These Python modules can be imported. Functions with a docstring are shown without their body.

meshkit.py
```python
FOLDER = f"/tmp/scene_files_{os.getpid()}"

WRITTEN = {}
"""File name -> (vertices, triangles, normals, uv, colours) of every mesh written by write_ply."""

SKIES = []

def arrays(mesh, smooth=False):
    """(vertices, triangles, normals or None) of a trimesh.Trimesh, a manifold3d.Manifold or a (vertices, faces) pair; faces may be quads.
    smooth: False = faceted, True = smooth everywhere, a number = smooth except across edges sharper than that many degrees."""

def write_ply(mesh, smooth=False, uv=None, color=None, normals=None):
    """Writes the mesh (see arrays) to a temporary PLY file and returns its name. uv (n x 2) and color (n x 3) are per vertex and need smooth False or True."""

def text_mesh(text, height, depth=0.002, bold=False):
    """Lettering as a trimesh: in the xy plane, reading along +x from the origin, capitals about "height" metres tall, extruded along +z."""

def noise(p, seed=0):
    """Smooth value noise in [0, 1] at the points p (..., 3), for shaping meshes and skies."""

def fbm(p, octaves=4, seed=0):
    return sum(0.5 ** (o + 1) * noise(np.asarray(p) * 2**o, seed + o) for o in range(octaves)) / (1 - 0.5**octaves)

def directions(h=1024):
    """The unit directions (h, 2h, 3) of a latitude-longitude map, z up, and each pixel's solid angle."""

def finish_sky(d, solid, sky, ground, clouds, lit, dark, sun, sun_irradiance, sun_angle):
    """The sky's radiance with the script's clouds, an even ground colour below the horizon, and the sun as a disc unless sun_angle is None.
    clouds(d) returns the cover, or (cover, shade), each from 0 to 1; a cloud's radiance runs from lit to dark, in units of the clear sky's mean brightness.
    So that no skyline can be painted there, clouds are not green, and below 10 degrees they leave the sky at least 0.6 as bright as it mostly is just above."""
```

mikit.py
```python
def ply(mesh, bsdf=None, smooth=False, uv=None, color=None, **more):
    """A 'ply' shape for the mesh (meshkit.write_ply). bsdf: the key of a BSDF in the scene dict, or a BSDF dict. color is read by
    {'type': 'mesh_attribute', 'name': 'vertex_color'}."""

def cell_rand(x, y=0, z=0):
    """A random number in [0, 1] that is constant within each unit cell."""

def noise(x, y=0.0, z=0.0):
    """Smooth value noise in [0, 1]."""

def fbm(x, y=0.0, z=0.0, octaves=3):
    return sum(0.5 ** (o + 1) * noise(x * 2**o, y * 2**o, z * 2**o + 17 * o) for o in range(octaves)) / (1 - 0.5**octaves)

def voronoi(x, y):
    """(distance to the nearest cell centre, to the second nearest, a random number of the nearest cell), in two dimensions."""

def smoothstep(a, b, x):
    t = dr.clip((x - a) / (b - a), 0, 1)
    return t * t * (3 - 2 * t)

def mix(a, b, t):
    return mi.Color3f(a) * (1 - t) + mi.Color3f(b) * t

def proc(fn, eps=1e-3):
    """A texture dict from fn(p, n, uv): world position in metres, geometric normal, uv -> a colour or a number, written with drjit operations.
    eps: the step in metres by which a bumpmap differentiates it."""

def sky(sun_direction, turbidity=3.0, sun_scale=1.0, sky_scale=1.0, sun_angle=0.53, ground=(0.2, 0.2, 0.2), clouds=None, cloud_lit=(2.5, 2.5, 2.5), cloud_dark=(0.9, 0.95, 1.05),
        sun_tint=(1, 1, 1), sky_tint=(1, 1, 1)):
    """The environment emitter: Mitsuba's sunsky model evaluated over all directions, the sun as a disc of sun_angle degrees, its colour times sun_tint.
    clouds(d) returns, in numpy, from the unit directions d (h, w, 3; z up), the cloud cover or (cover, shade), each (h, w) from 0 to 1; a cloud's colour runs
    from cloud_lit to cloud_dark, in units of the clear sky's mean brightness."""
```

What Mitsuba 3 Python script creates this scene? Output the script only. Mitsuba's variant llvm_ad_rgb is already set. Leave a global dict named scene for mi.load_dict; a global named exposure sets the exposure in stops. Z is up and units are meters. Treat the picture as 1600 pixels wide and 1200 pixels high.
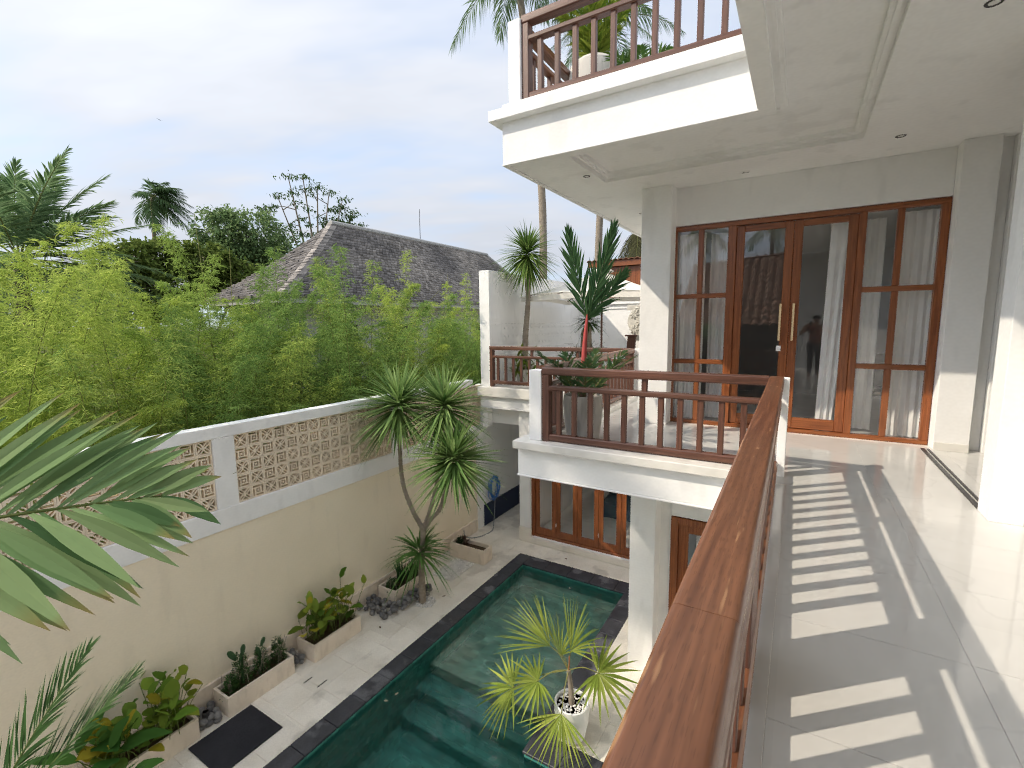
import math
import numpy as np, trimesh, mitsuba as mi, drjit as dr, mikit
import manifold3d as m3
from scipy.spatial import ConvexHull
from shapely.geometry import Polygon, box as sbox, LineString, Point
from shapely import affinity, union_all
from mikit import proc, noise, fbm, voronoi, cell_rand, smoothstep, mix

scene, labels = {}, {}
T4 = mi.ScalarTransform4f

# ------------------------------------------------------------------ camera, sky, exposure
YAW, PITCH, ROLL, FPX = -0.546940440, 0.127846006, 0.0127116065, 735.05
EYE = np.array([0.0, 0.0, 1.6])
_f = np.array([math.sin(YAW) * math.cos(PITCH), math.cos(YAW) * math.cos(PITCH), -math.sin(PITCH)])
_r = np.array([math.cos(YAW), -math.sin(YAW), 0.0])
_d = np.cross(_f, _r)
_down = -_r * math.sin(ROLL) + _d * math.cos(ROLL)
scene['camera'] = {'type': 'perspective', 'fov': math.degrees(2 * math.atan(800 / FPX)), 'fov_axis': 'x', 'near_clip': 0.05, 'far_clip': 2000.0,
                   'to_world': T4().look_at(origin=EYE.tolist(), target=(EYE + _f).tolist(), up=(-_down).tolist())}
SUN = np.array([-0.906, -0.82, 1.0])


def cloud_cover(d):
    import meshkit
    z = np.maximum(d[..., 2], 0.03)
    p = np.stack([d[..., 0] / (z + 0.18), d[..., 1] / (z + 0.18), np.zeros_like(z)], -1)
    q = p @ np.array([[0.9, -0.45, 0], [0.45, 0.9, 0], [0, 0, 1.0]])
    q = q * np.array([0.8, 2.0, 1.0])
    a = meshkit.fbm(q * 1.3 + 3.1, 5, 3)
    b = meshkit.fbm(q * 4.0 + 9.0, 4, 8)
    cover = np.clip(0.86 + 0.8 * (a - 0.45) + 0.35 * (b - 0.5), 0.62, 0.98)
    # a bright thin overcast: brighter toward the zenith and round the veiled sun
    ang = np.degrees(np.arccos(np.clip(d @ (SUN / np.linalg.norm(SUN)), -1, 1)))
    m = (1.0 + 0.78 * np.clip(d[..., 2], 0, 1)) * (1 + 1.4 * np.exp(-(ang / 32.0) ** 1.6))
    m = m * (1 + 0.20 * (b - 0.5) + 0.12 * (a - 0.5))
    return cover, np.clip(1 - (m - 0.8) / (M_LIT - 0.8), 0, 1)


M_LIT, K_CLOUD = 6.0, 0.47
scene['sky'] = mikit.sky(SUN, turbidity=3.0, sun_scale=0.20, sky_scale=0.62, sun_angle=0.6, ground=(0.2, 0.2, 0.17), clouds=cloud_cover,
                         cloud_lit=tuple(M_LIT * K_CLOUD * c / 0.62 for c in (0.98, 1.0, 1.05)), cloud_dark=tuple(0.8 * K_CLOUD * c / 0.62 for c in (0.94, 1.0, 1.12)), sun_tint=(0.90, 0.97, 1.10))
exposure = 3.95

# ------------------------------------------------------------------ materials
def C(*c):
    return {'type': 'rgb', 'value': list(c)}


def pr(color, rough=0.6, spec=0.5, **k):
    return {'type': 'principled', 'base_color': color, 'roughness': rough, 'specular': spec, **k}


def two(b):
    return {'type': 'twosided', 'bsdf': b}


def f_white(p, n, uv):
    a = fbm(p.x * 1.7, p.y * 1.7, p.z * 1.7, 3)
    b = noise(p.x * 45, p.y * 45, p.z * 45)
    s = smoothstep(0.58, 0.74, fbm(p.x * 5, p.y * 5, p.z * 1.3, 3))
    c = mix((0.735, 0.735, 0.725), (0.81, 0.815, 0.81), a)
    return c * (0.975 + 0.05 * b) * (1 - 0.07 * s)


def f_beige(p, n, uv):
    a = fbm(p.x * 0.9, p.y * 0.9, p.z * 0.9, 4)
    b = noise(p.x * 60, p.y * 60, p.z * 60)
    s = smoothstep(0.55, 0.72, fbm(p.y * 6 + 4, p.z * 1.1, p.x, 3))
    return mix((0.72, 0.635, 0.485), (0.80, 0.72, 0.57), a) * (0.96 + 0.08 * b) * (1 - 0.045 * s)


def f_floor(p, n, uv):
    a = fbm(p.x * 2.2 + fbm(p.x * 1.1, p.y * 1.1, 2.0, 2) * 2.5, p.y * 2.2, 0.0, 4)
    t = cell_rand(dr.floor(p.x / 0.8), dr.floor(p.y / 0.8), 5)
    vein = smoothstep(0.035, 0.0, dr.abs(a - 0.52))
    return mix((0.47, 0.47, 0.455), (0.56, 0.56, 0.545), a) * (0.97 + 0.06 * t) * (1 - 0.05 * vein)


def f_deck(p, n, uv):
    a = fbm(p.x * 3.1, p.y * 3.1, p.z, 4)
    g = noise(p.x * 90, p.y * 90, p.z * 90)
    st = smoothstep(0.56, 0.70, fbm(p.x * 2.0 + 8, p.y * 2.0, 3.0, 4))
    t = cell_rand(dr.floor(p.x / 0.5), dr.floor(p.y / 0.5), 7)
    return mix((0.64, 0.595, 0.51), (0.78, 0.74, 0.66), a) * (0.94 + 0.12 * g) * (0.94 + 0.1 * t) * (1 - 0.22 * st)


def wood(axis, c0, c1, c2, wear=0.0):
    def fn(p, n, uv):
        x, y, z = p.x, p.y, p.z
        if axis == 'y':
            x, y = y, x
        if axis == 'z':
            x, z = z, x
        warp = fbm(x * 1.2, y * 7, z * 7, 2) * 1.4
        g = fbm(x * 2.0, y * 55 + warp * 6, z * 55, 3)
        fine = noise(x * 14, y * 260, z * 260)
        big = fbm(x * 0.9 + 5, y * 3, z * 3, 2)
        c = mix(c0, c1, smoothstep(0.25, 0.75, g))
        c = mix(c, c2, smoothstep(0.45, 0.75, big) * 0.55)
        ring = dr.sin((y * 46 + 2.6 * fbm(x * 0.9, y * 7, z * 7 + 9, 3)) * 6.2832)
        c = c * (0.94 + 0.08 * ring)
        pore = smoothstep(0.62, 0.85, noise(x * 34, y * 520, z * 520))
        c = c * (0.86 + 0.28 * fine) * (1 - 0.20 * pore)
        if wear:
            w = smoothstep(0.66, 0.8, fbm(x * 7, y * 60, z * 60 + 3, 3)) * smoothstep(0.4, 0.7, big)
            c = mix(c, (0.34, 0.19, 0.10), w * wear)
        return c
    return fn


def f_coping(p, n, uv):
    a = fbm(p.x * 6, p.y * 6, p.z * 6, 4)
    s = smoothstep(0.58, 0.72, fbm(p.x * 3 + 11, p.y * 3, p.z * 3, 4))
    g = noise(p.x * 70, p.y * 70, p.z * 70)
    return mix(mix((0.022, 0.024, 0.030), (0.05, 0.053, 0.065), a), (0.15, 0.155, 0.17), s * 0.6) * (0.8 + 0.4 * g)


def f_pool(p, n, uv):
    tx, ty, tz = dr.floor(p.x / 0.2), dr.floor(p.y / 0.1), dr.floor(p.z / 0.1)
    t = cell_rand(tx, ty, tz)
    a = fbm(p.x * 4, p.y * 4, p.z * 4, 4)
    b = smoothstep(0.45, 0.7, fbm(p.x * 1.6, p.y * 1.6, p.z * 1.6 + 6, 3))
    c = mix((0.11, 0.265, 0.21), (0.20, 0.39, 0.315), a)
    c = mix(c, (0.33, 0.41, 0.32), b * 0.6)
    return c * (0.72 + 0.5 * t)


def f_pool_depth_shade(p, n, uv):  # same tile as the shallow floor; light lost in deep water painted darker, greener
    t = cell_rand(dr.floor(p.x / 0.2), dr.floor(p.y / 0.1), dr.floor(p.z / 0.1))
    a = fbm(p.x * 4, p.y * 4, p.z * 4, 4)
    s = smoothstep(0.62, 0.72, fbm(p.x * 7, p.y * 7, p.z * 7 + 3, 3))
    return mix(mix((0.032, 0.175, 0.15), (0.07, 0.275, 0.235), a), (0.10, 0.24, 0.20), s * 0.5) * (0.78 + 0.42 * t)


def f_soil(p, n, uv):
    a = fbm(p.x * 25, p.y * 25, p.z * 25, 3)
    return mix((0.03, 0.02, 0.012), (0.11, 0.075, 0.045), a)


def f_ground(p, n, uv):
    a = fbm(p.x * 0.7, p.y * 0.7, 1.0, 4)
    b = noise(p.x * 12, p.y * 12, 0.0)
    return mix((0.035, 0.05, 0.018), (0.10, 0.085, 0.045), a) * (0.7 + 0.5 * b)


def f_pot(p, n, uv):
    a = fbm(p.x * 7, p.y * 7, p.z * 3, 3)
    s = smoothstep(0.55, 0.72, fbm(p.x * 11, p.y * 11, p.z * 2.0, 3))
    return mix((0.46, 0.44, 0.40), (0.60, 0.58, 0.53), a) * (1 - 0.25 * s)


def f_stone(p, n, uv):
    a = fbm(p.x * 14, p.y * 14, p.z * 14, 3)
    return mix((0.40, 0.385, 0.34), (0.66, 0.64, 0.58), a)


def f_lattice(p, n, uv):
    a = fbm(p.x * 3, p.y * 3, p.z * 3, 3)
    g = noise(p.x * 120, p.y * 120, p.z * 120)
    t = cell_rand(dr.floor((p.y - 3.757) / 0.2145), dr.floor((p.z + 1.085) / 0.2145), 3)
    return mix((0.66, 0.56, 0.43), (0.78, 0.68, 0.54), a) * (0.93 + 0.14 * g) * (0.9 + 0.16 * t)


def f_bark(p, n, uv):
    ring = noise(p.x * 6, p.y * 6, p.z * 30)
    a = fbm(p.x * 20, p.y * 20, p.z * 8, 3)
    return mix((0.16, 0.13, 0.095), (0.36, 0.31, 0.25), a) * (0.75 + 0.4 * ring)


def f_rubber(p, n, uv):
    g = noise(p.x * 150, p.y * 150, p.z * 150)
    a = fbm(p.x * 5, p.y * 5, p.z * 5, 3)
    return mix((0.012, 0.013, 0.018), (0.028, 0.029, 0.036), a) * (0.7 + 0.6 * g)


def f_clay(p, n, uv):
    a = fbm(p.x * 4, p.y * 4, p.z * 4, 3)
    t = cell_rand(dr.floor(p.x / 0.24), dr.floor(p.y / 0.3), 2)
    return mix((0.13, 0.062, 0.04), (0.30, 0.155, 0.10), a) * (0.7 + 0.5 * t)


def f_marble(p, n, uv):
    a = fbm(p.x * 3 + fbm(p.x * 2, p.y * 2, p.z * 2, 2) * 2, p.y * 3, p.z * 3, 4)
    s = smoothstep(0.5, 0.7, fbm(p.x * 6, p.y * 6, p.z * 6 + 2, 3))
    return mix((0.58, 0.565, 0.52), (0.74, 0.725, 0.68), a) * (1 - 0.10 * s)


def f_planter(p, n, uv):
    a = fbm(p.x * 5, p.y * 5, p.z * 5, 4)
    s = smoothstep(0.52, 0.7, fbm(p.x * 9, p.y * 9, p.z * 2.5, 3))
    g = noise(p.x * 110, p.y * 110, p.z * 110)
    return mix((0.62, 0.535, 0.43), (0.75, 0.665, 0.555), a) * (0.95 + 0.1 * g) * (1 - 0.12 * s)


MATS = {
    'white': pr(proc(f_white), 0.65, 0.3),
    'beige': pr(proc(f_beige), 0.8, 0.25),
    'floortile': pr(proc(f_floor), 0.06, 0.55),
    'deckstone': pr(proc(f_deck), 0.7, 0.3),
    'railwood_y': pr(proc(wood('y', (0.105, 0.038, 0.019), (0.18, 0.073, 0.036), (0.14, 0.064, 0.034), 0.8)), 0.30, 0.5),
    'railwood_x': pr(proc(wood('x', (0.080, 0.034, 0.022), (0.135, 0.058, 0.038), (0.105, 0.053, 0.037))), 0.38, 0.5),
    'railwood_z': pr(proc(wood('z', (0.080, 0.034, 0.022), (0.135, 0.058, 0.038), (0.105, 0.053, 0.037))), 0.4, 0.5),
    'doorwood_z': pr(proc(wood('z', (0.19, 0.055, 0.018), (0.30, 0.098, 0.032), (0.24, 0.085, 0.033))), 0.28, 0.5),
    'doorwood_x': pr(proc(wood('x', (0.19, 0.055, 0.018), (0.30, 0.098, 0.032), (0.24, 0.085, 0.033))), 0.28, 0.5),
    'coping': pr(proc(f_coping), 0.42, 0.5),
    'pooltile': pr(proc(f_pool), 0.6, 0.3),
    'pooltile_depth_shade': pr(proc(f_pool_depth_shade), 0.6, 0.3),
    'soil': pr(proc(f_soil), 0.95, 0.1),
    'groundmat': pr(proc(f_ground), 0.95, 0.1),
    'potstone': pr(proc(f_pot), 0.75, 0.3),
    'carved': pr(proc(f_stone), 0.85, 0.2),
    'lattice': pr(proc(f_lattice), 0.85, 0.2),
    'bark': two(pr(proc(f_bark), 0.85, 0.2)),
    'rubber': pr(proc(f_rubber), 0.75, 0.3),
    'clay': two(pr(proc(f_clay), 0.75, 0.3)),
    'marble': pr(proc(f_marble), 0.25, 0.5),
    'planterstone': pr(proc(f_planter), 0.8, 0.25),
    'brass': {'type': 'roughconductor', 'material': 'Cu', 'alpha': 0.28, 'specular_reflectance': C(0.75, 0.85, 0.62)},
    'steel': {'type': 'roughconductor', 'material': 'Al', 'alpha': 0.2},
    'darkmetal': pr(C(0.03, 0.03, 0.032), 0.35, 0.5),
    'black': pr(C(0.012, 0.012, 0.013), 0.6, 0.4),
    'grey': pr(C(0.35, 0.35, 0.34), 0.6, 0.4),
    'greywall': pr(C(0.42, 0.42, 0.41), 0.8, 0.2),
    'navy': pr(C(0.012, 0.022, 0.06), 0.6, 0.4),
    'hoseblue': pr(C(0.02, 0.12, 0.42), 0.35, 0.5),
    'hosegrey': pr(C(0.17, 0.19, 0.21), 0.4, 0.5),
    'lampglass': pr(C(0.6, 0.6, 0.58), 0.3, 0.5),
    'curtain': {'type': 'principledthin', 'base_color': C(0.86, 0.87, 0.86), 'roughness': 0.9, 'diff_trans': 0.3, 'spec_trans': 0.0},
    'canvas': {'type': 'principledthin', 'base_color': C(0.76, 0.74, 0.68), 'roughness': 0.9, 'diff_trans': 0.35, 'spec_trans': 0.0},
    'pane': {'type': 'thindielectric', 'int_ior': 1.62},
    'watersurf': {'type': 'dielectric', 'int_ior': 1.33, 'ext_ior': 1.0},
    'vleaf': {'type': 'principledthin', 'base_color': {'type': 'mesh_attribute', 'name': 'vertex_color'}, 'roughness': 0.42, 'diff_trans': 0.75, 'spec_trans': 0.0, 'eta': 1.45},
    'vsolid': two(pr({'type': 'mesh_attribute', 'name': 'vertex_color'}, 0.8, 0.25)),
    'skin': pr(C(0.36, 0.2, 0.13), 0.5, 0.4),
    'cloth_dark': pr(C(0.03, 0.032, 0.04), 0.9, 0.2),
    'cloth_shirt': pr(C(0.22, 0.075, 0.05), 0.9, 0.2),
}
for k, b in MATS.items():
    scene['mat_' + k] = b

# ------------------------------------------------------------------ helpers
USED = {}


def numbered(name):
    n = USED.get(name)
    USED[name] = 0 if n is None else n + 1
    return name if n is None else f'{name}_{n + 1:03d}'


def thing(name, label, cat, group=None):
    k = numbered(name)
    labels[k] = {'label': label, 'category': cat}
    if group:
        labels[k]['group'] = group
    return k


def put(parent, name, shape, to_world=None, label=None, stuff=False):
    k = numbered(parent + '__' + name if parent else name)
    scene[k] = dict(shape) if to_world is None else {**shape, 'to_world': to_world}
    if label:
        labels[k] = {'label': label}
    if stuff:
        labels.setdefault(k, {})['kind'] = 'stuff'
    return k


def ref(m):
    return 'mat_' + m


def ply(mesh, mat, smooth=False, color=None):
    return mikit.ply(mesh, ref(mat), smooth=smooth, color=color)


def struct(name, shape, label):
    k = put(None, name, shape)
    labels[k] = {'label': label, 'kind': 'structure', 'category': name.replace('_', ' ')}
    return k


def tag(k, label, cat, group=None, kind=None):
    labels[k] = {'label': label, 'category': cat}
    if group:
        labels[k]['group'] = group
    if kind:
        labels[k]['kind'] = kind


_CV = [(a, b, c) for a in (-1, 1) for b in (-1, 1) for c in (-1, 1)]


def bx(x0, x1, y0, y1, z0, z1, c=0.004):
    """A chamfered box."""
    h = np.array([x1 - x0, y1 - y0, z1 - z0]) / 2
    m = np.array([x1 + x0, y1 + y0, z1 + z0]) / 2
    c = min(c, h.min() * 0.45)
    if c <= 0:
        return trimesh.creation.box(extents=2 * h, transform=trimesh.transformations.translation_matrix(m))
    pts = []
    for s in _CV:
        for a in range(3):
            v = h - c
            v[a] = h[a]
            pts.append(v * s + m)
    pts = np.array(pts)
    hull = ConvexHull(pts)
    f = hull.simplices.copy()
    n = np.cross(pts[f[:, 1]] - pts[f[:, 0]], pts[f[:, 2]] - pts[f[:, 0]])
    bad = (n * hull.equations[:, :3]).sum(1) < 0
    f[bad] = f[bad][:, ::-1]
    return trimesh.Trimesh(pts, f, process=False)


def cat(*ms):
    vs, fs, o = [], [], 0
    for m in ms:
        v, f = (m.vertices, m.faces) if hasattr(m, 'vertices') else (m[0], m[1])
        vs.append(np.asarray(v)); fs.append(np.asarray(f) + o); o += len(v)
    return trimesh.Trimesh(np.vstack(vs), np.vstack(fs), process=False)


def move(m, t=(0, 0, 0), rz=0.0, rx=0.0, ry=0.0):
    A = trimesh.transformations.euler_matrix(rx, ry, rz)
    A[:3, 3] = t
    m = m.copy()
    m.apply_transform(A)
    return m


def tube(pts, rad, n=8, caps=True):
    pts = np.asarray(pts, float)
    rad = np.broadcast_to(np.asarray(rad, float), (len(pts),))
    t = np.gradient(pts, axis=0)
    t /= np.linalg.norm(t, axis=1, keepdims=True) + 1e-12
    ref_ = np.array([0.31, 0.17, 0.93]) if abs(t[0] @ np.array([0.31, 0.17, 0.93])) < 0.95 else np.array([1.0, 0, 0])
    u = np.cross(t, ref_); u /= np.linalg.norm(u, axis=1, keepdims=True)
    w = np.cross(t, u)
    a = np.linspace(0, 2 * np.pi, n, endpoint=False)
    v = (pts[:, None] + rad[:, None, None] * (u[:, None] * np.cos(a)[None, :, None] + w[:, None] * np.sin(a)[None, :, None])).reshape(-1, 3)
    f = []
    for i in range(len(pts) - 1):
        for j in range(n):
            p, q = i * n + j, i * n + (j + 1) % n
            f += [(p, q, q + n), (p, q + n, p + n)]
    if caps:
        v = np.vstack([v, pts[0], pts[-1]])
        a0, a1 = len(v) - 2, len(v) - 1
        b = (len(pts) - 1) * n
        for j in range(n):
            f += [(a0, (j + 1) % n, j), (a1, b + j, b + (j + 1) % n)]
    m = trimesh.Trimesh(v, np.array(f), process=False)
    return m


def curve(ps, k=12):
    """Catmull-Rom through the points."""
    ps = np.asarray(ps, float)
    p = np.vstack([2 * ps[0] - ps[1], ps, 2 * ps[-1] - ps[-2]])
    out = []
    for i in range(1, len(p) - 2):
        t = np.linspace(0, 1, k, endpoint=False)[:, None]
        out.append(0.5 * (2 * p[i] + (p[i + 1] - p[i - 1]) * t + (2 * p[i - 1] - 5 * p[i] + 4 * p[i + 1] - p[i + 2]) * t ** 2 + (3 * p[i] - p[i - 1] - 3 * p[i + 1] + p[i + 2]) * t ** 3))
    return np.vstack(out + [ps[-1:]])


def lathe(prof, n=40):
    """Revolved closed profile of (r, z) points from the axis out and back to it."""
    return trimesh.creation.revolve(np.array(prof, float), sections=n)


def extrude(poly, h):
    gs = getattr(poly, 'geoms', [poly])
    return trimesh.util.concatenate([trimesh.creation.extrude_polygon(g, h, engine='earcut') for g in gs])


def unit(v):
    v = np.asarray(v, float)
    return v / (np.linalg.norm(v, axis=-1, keepdims=True) + 1e-12)


def lance(t):
    return np.clip(np.minimum(t / 0.12 + 0.25, 1) * (1 - t ** 2.2), 0, 1)


def ovate(t):
    return np.sin(np.pi * np.clip(t, 0, 1) ** 0.8) ** 0.75


def oblong(t):
    return np.clip(np.minimum(t / 0.25, 1) ** 0.6 * np.minimum((1 - t) / 0.12, 1) ** 0.8, 0, 1)


def fanblade(t):
    return np.where(t < 0.34, t / 0.34, np.clip((1 - t) / 0.66, 0, 1) ** 0.8)


def blades(base, dirs, L, W, droop, seg=4, prof=lance, fold=0.25, up=None, color=None, wave=None):
    """Leaf blades as folded strips: (vertices, faces, colours)."""
    base, dirs = np.asarray(base, float), unit(dirs)
    N = len(base)
    L, W, droop = (np.broadcast_to(np.asarray(a, float), (N,)) for a in (L, W, droop))
    t = np.linspace(0, 1, seg + 1)
    P = base[:, None] + dirs[:, None] * (L[:, None] * t)[..., None]
    P[..., 2] -= (droop * L)[:, None] * t ** 2
    Tn = np.repeat(dirs[:, None], seg + 1, 1).copy()
    Tn[..., 2] -= 2 * droop[:, None] * t
    Tn = unit(Tn)
    up = np.array([0, 0, 1.0]) if up is None else np.asarray(up, float)
    if up.ndim == 2:
        up = up[:, None]
    S = np.cross(Tn, np.broadcast_to(up, Tn.shape))
    S = unit(S + 1e-6)
    Nn = np.cross(S, Tn)
    w = (prof(t)[None] * W[:, None] / 2)[..., None]
    lift = Nn * w * fold
    if wave is not None:
        lift = lift + Nn * w * wave * np.sin(t * 9 + base.sum(1)[:, None] * 40)[..., None]
    V = np.stack([P - S * w + lift, P, P + S * w + lift], 2).reshape(-1, 3)
    k = np.arange(seg)[:, None] * 3
    q = np.concatenate([np.stack([k, k + 1, k + 4, k + 3], -1), np.stack([k + 1, k + 2, k + 5, k + 4], -1)], 1).reshape(-1, 4)
    q = np.vstack([q[:, [0, 1, 2]], q[:, [0, 2, 3]]])
    F = (q[None] + (np.arange(N) * (seg + 1) * 3)[:, None, None]).reshape(-1, 3)
    col = None
    if color is not None:
        col = np.repeat(np.asarray(color, float), (seg + 1) * 3, axis=0)
    return V, F, col


def leaves4(base, dirs, L, W, droop, color, rng):
    """Small leaves of two triangles with a fold."""
    N = len(base)
    dirs = unit(dirs)
    tip = base + dirs * L[:, None]
    tip[:, 2] -= droop * L
    mid = base + dirs * (0.45 * L)[:, None]
    mid[:, 2] -= 0.15 * droop * L
    S = unit(np.cross(tip - base, rng.normal(size=(N, 3)) * 0.6 + [0, 0, 1.0]))
    V = np.stack([base, mid - S * W[:, None] / 2, tip, mid + S * W[:, None] / 2], 1).reshape(-1, 3)
    o = (np.arange(N) * 4)[:, None]
    F = np.concatenate([o + [0, 1, 2], o + [0, 2, 3]], 0)
    return V, F, np.repeat(color, 4, axis=0)


def join(parts):
    vs, fs, cs, o = [], [], [], 0
    for v, f, c in parts:
        vs.append(v); fs.append(f + o); cs.append(c); o += len(v)
    return np.vstack(vs), np.vstack(fs), np.vstack(cs)


def leafply(p, mat='vleaf', smooth=False):
    v, f, c = p
    return ply(trimesh.Trimesh(v, f, process=False), mat, smooth, c)


def tint(rng, n, c0, c1, j=0.12):
    t = rng.random(n)[:, None]
    return np.clip((np.array(c0) * (1 - t) + np.array(c1) * t) * (1 + j * rng.normal(size=(n, 1))), 0.002, 0.9)


def colored(mesh, c):
    v = np.asarray(mesh.vertices)
    return v, np.asarray(mesh.faces), np.tile(np.asarray(c, float), (len(v), 1))


# ------------------------------------------------------------------ ground, water, deck
struct('ground', ply(cat(*[bx(*b, 0) for b in [(-900, 900, -900, -6, -4.4, -4.06), (-900, 900, 30, 900, -4.4, -4.06), (-900, -7.35, -6, 30, -4.4, -4.06), (8, 900, -6, 30, -4.4, -4.06),
                                              (-7.35, 8, 9.75, 30, -4.4, -4.06), (-7.35, -5.6, -6, 9.75, -4.4, -4.06), (-2.45, 8, 5.1, 9.75, -4.4, -4.06), (0.4, 8, -6, 5.1, -4.4, -4.06), (-5.6, 0.4, -6, 1.25, -4.4, -4.06)]]), 'groundmat'),
       'dark planted ground around the villa and behind the garden wall')

deck = struct('pool_deck', ply(cat(bx(-7.24, -5.56, -3, 14.0, -4.06, -4.008, 0), bx(-5.56, 0.7, -3, 1.2, -4.06, -4.008, 0), bx(-5.56, -1.6, 9.42, 10.2, -4.06, -4.008, 0), bx(-2.5, 3, 5.16, 9.42, -4.06, -4.008, 0)), 'deckstone'),
              'pale limestone paved deck beside the pool')
rng = np.random.default_rng(4)


def pavers(x0, x1, y0, y1, sx, sy, hole=None):
    nx, ny = max(1, round((x1 - x0) / sx)), max(1, round((y1 - y0) / sy))
    dx, dy = (x1 - x0) / nx, (y1 - y0) / ny
    for i in range(nx):
        for j in range(ny):
            a, b = x0 + i * dx, y0 + j * dy
            if hole and hole[0] < a + dx / 2 < hole[1] and hole[2] < b + dy / 2 < hole[3]:
                continue
            put(deck, 'paver', ply(bx(a + 0.0015, a + dx - 0.0015, b + 0.0015, b + dy - 0.0015, -4.03, -4.0 - 0.0015 * rng.random(), 0.002), 'deckstone'))


pavers(-7.0, -5.56, 0.6, 9.42, 0.48, 0.6)
pavers(-7.0, -2.5, 9.42, 10.02, 0.6, 0.6)
pavers(-2.5, -1.0, 5.16, 9.42, 0.5, 0.6)
pavers(-7.0, -5.95, 10.02, 12.6, 0.5, 0.6)

# ------------------------------------------------------------------ pool
pool = thing('swimming_pool', 'dark green stone swimming pool with steps and slate coping below the balcony', 'swimming pool')
PX0, PX1, PYN, PY1 = -5.26, -2.80, 4.78, 9.02
ZD = -5.45
basin = cat(bx(PX0 - 0.2, 0.4, 1.3, PY1 + 0.2, ZD - 0.15, ZD, 0),
            bx(PX0 - 0.2, PX0, 1.3, PY1 + 0.2, ZD, -4.034, 0), bx(PX0, PX1 + 0.2, PY1, PY1 + 0.2, ZD, -4.034, 0),
            bx(PX1, PX1 + 0.2, PYN, PY1, ZD, -4.034, 0), bx(PX1 + 0.2, 0.4, PYN, PYN + 0.2, ZD, -4.034, 0),
            bx(0.2, 0.4, 1.3, PYN, ZD, -4.034, 0), bx(PX0, 0.2, 1.3, 1.5, ZD, -4.034, 0))
put(pool, 'basin', ply(basin, 'pooltile_depth_shade'))
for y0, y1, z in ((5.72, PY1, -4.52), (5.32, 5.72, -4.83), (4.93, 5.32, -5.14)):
    put(pool, 'step', ply(bx(PX0 + 0.003, PX1 - 0.003, y0, y1 - 0.002, ZD + 0.002, z, 0.012), 'pooltile' if z > -4.6 else 'pooltile_depth_shade'))  # lower steps use the copy with the water depth shade in its colour


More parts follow.
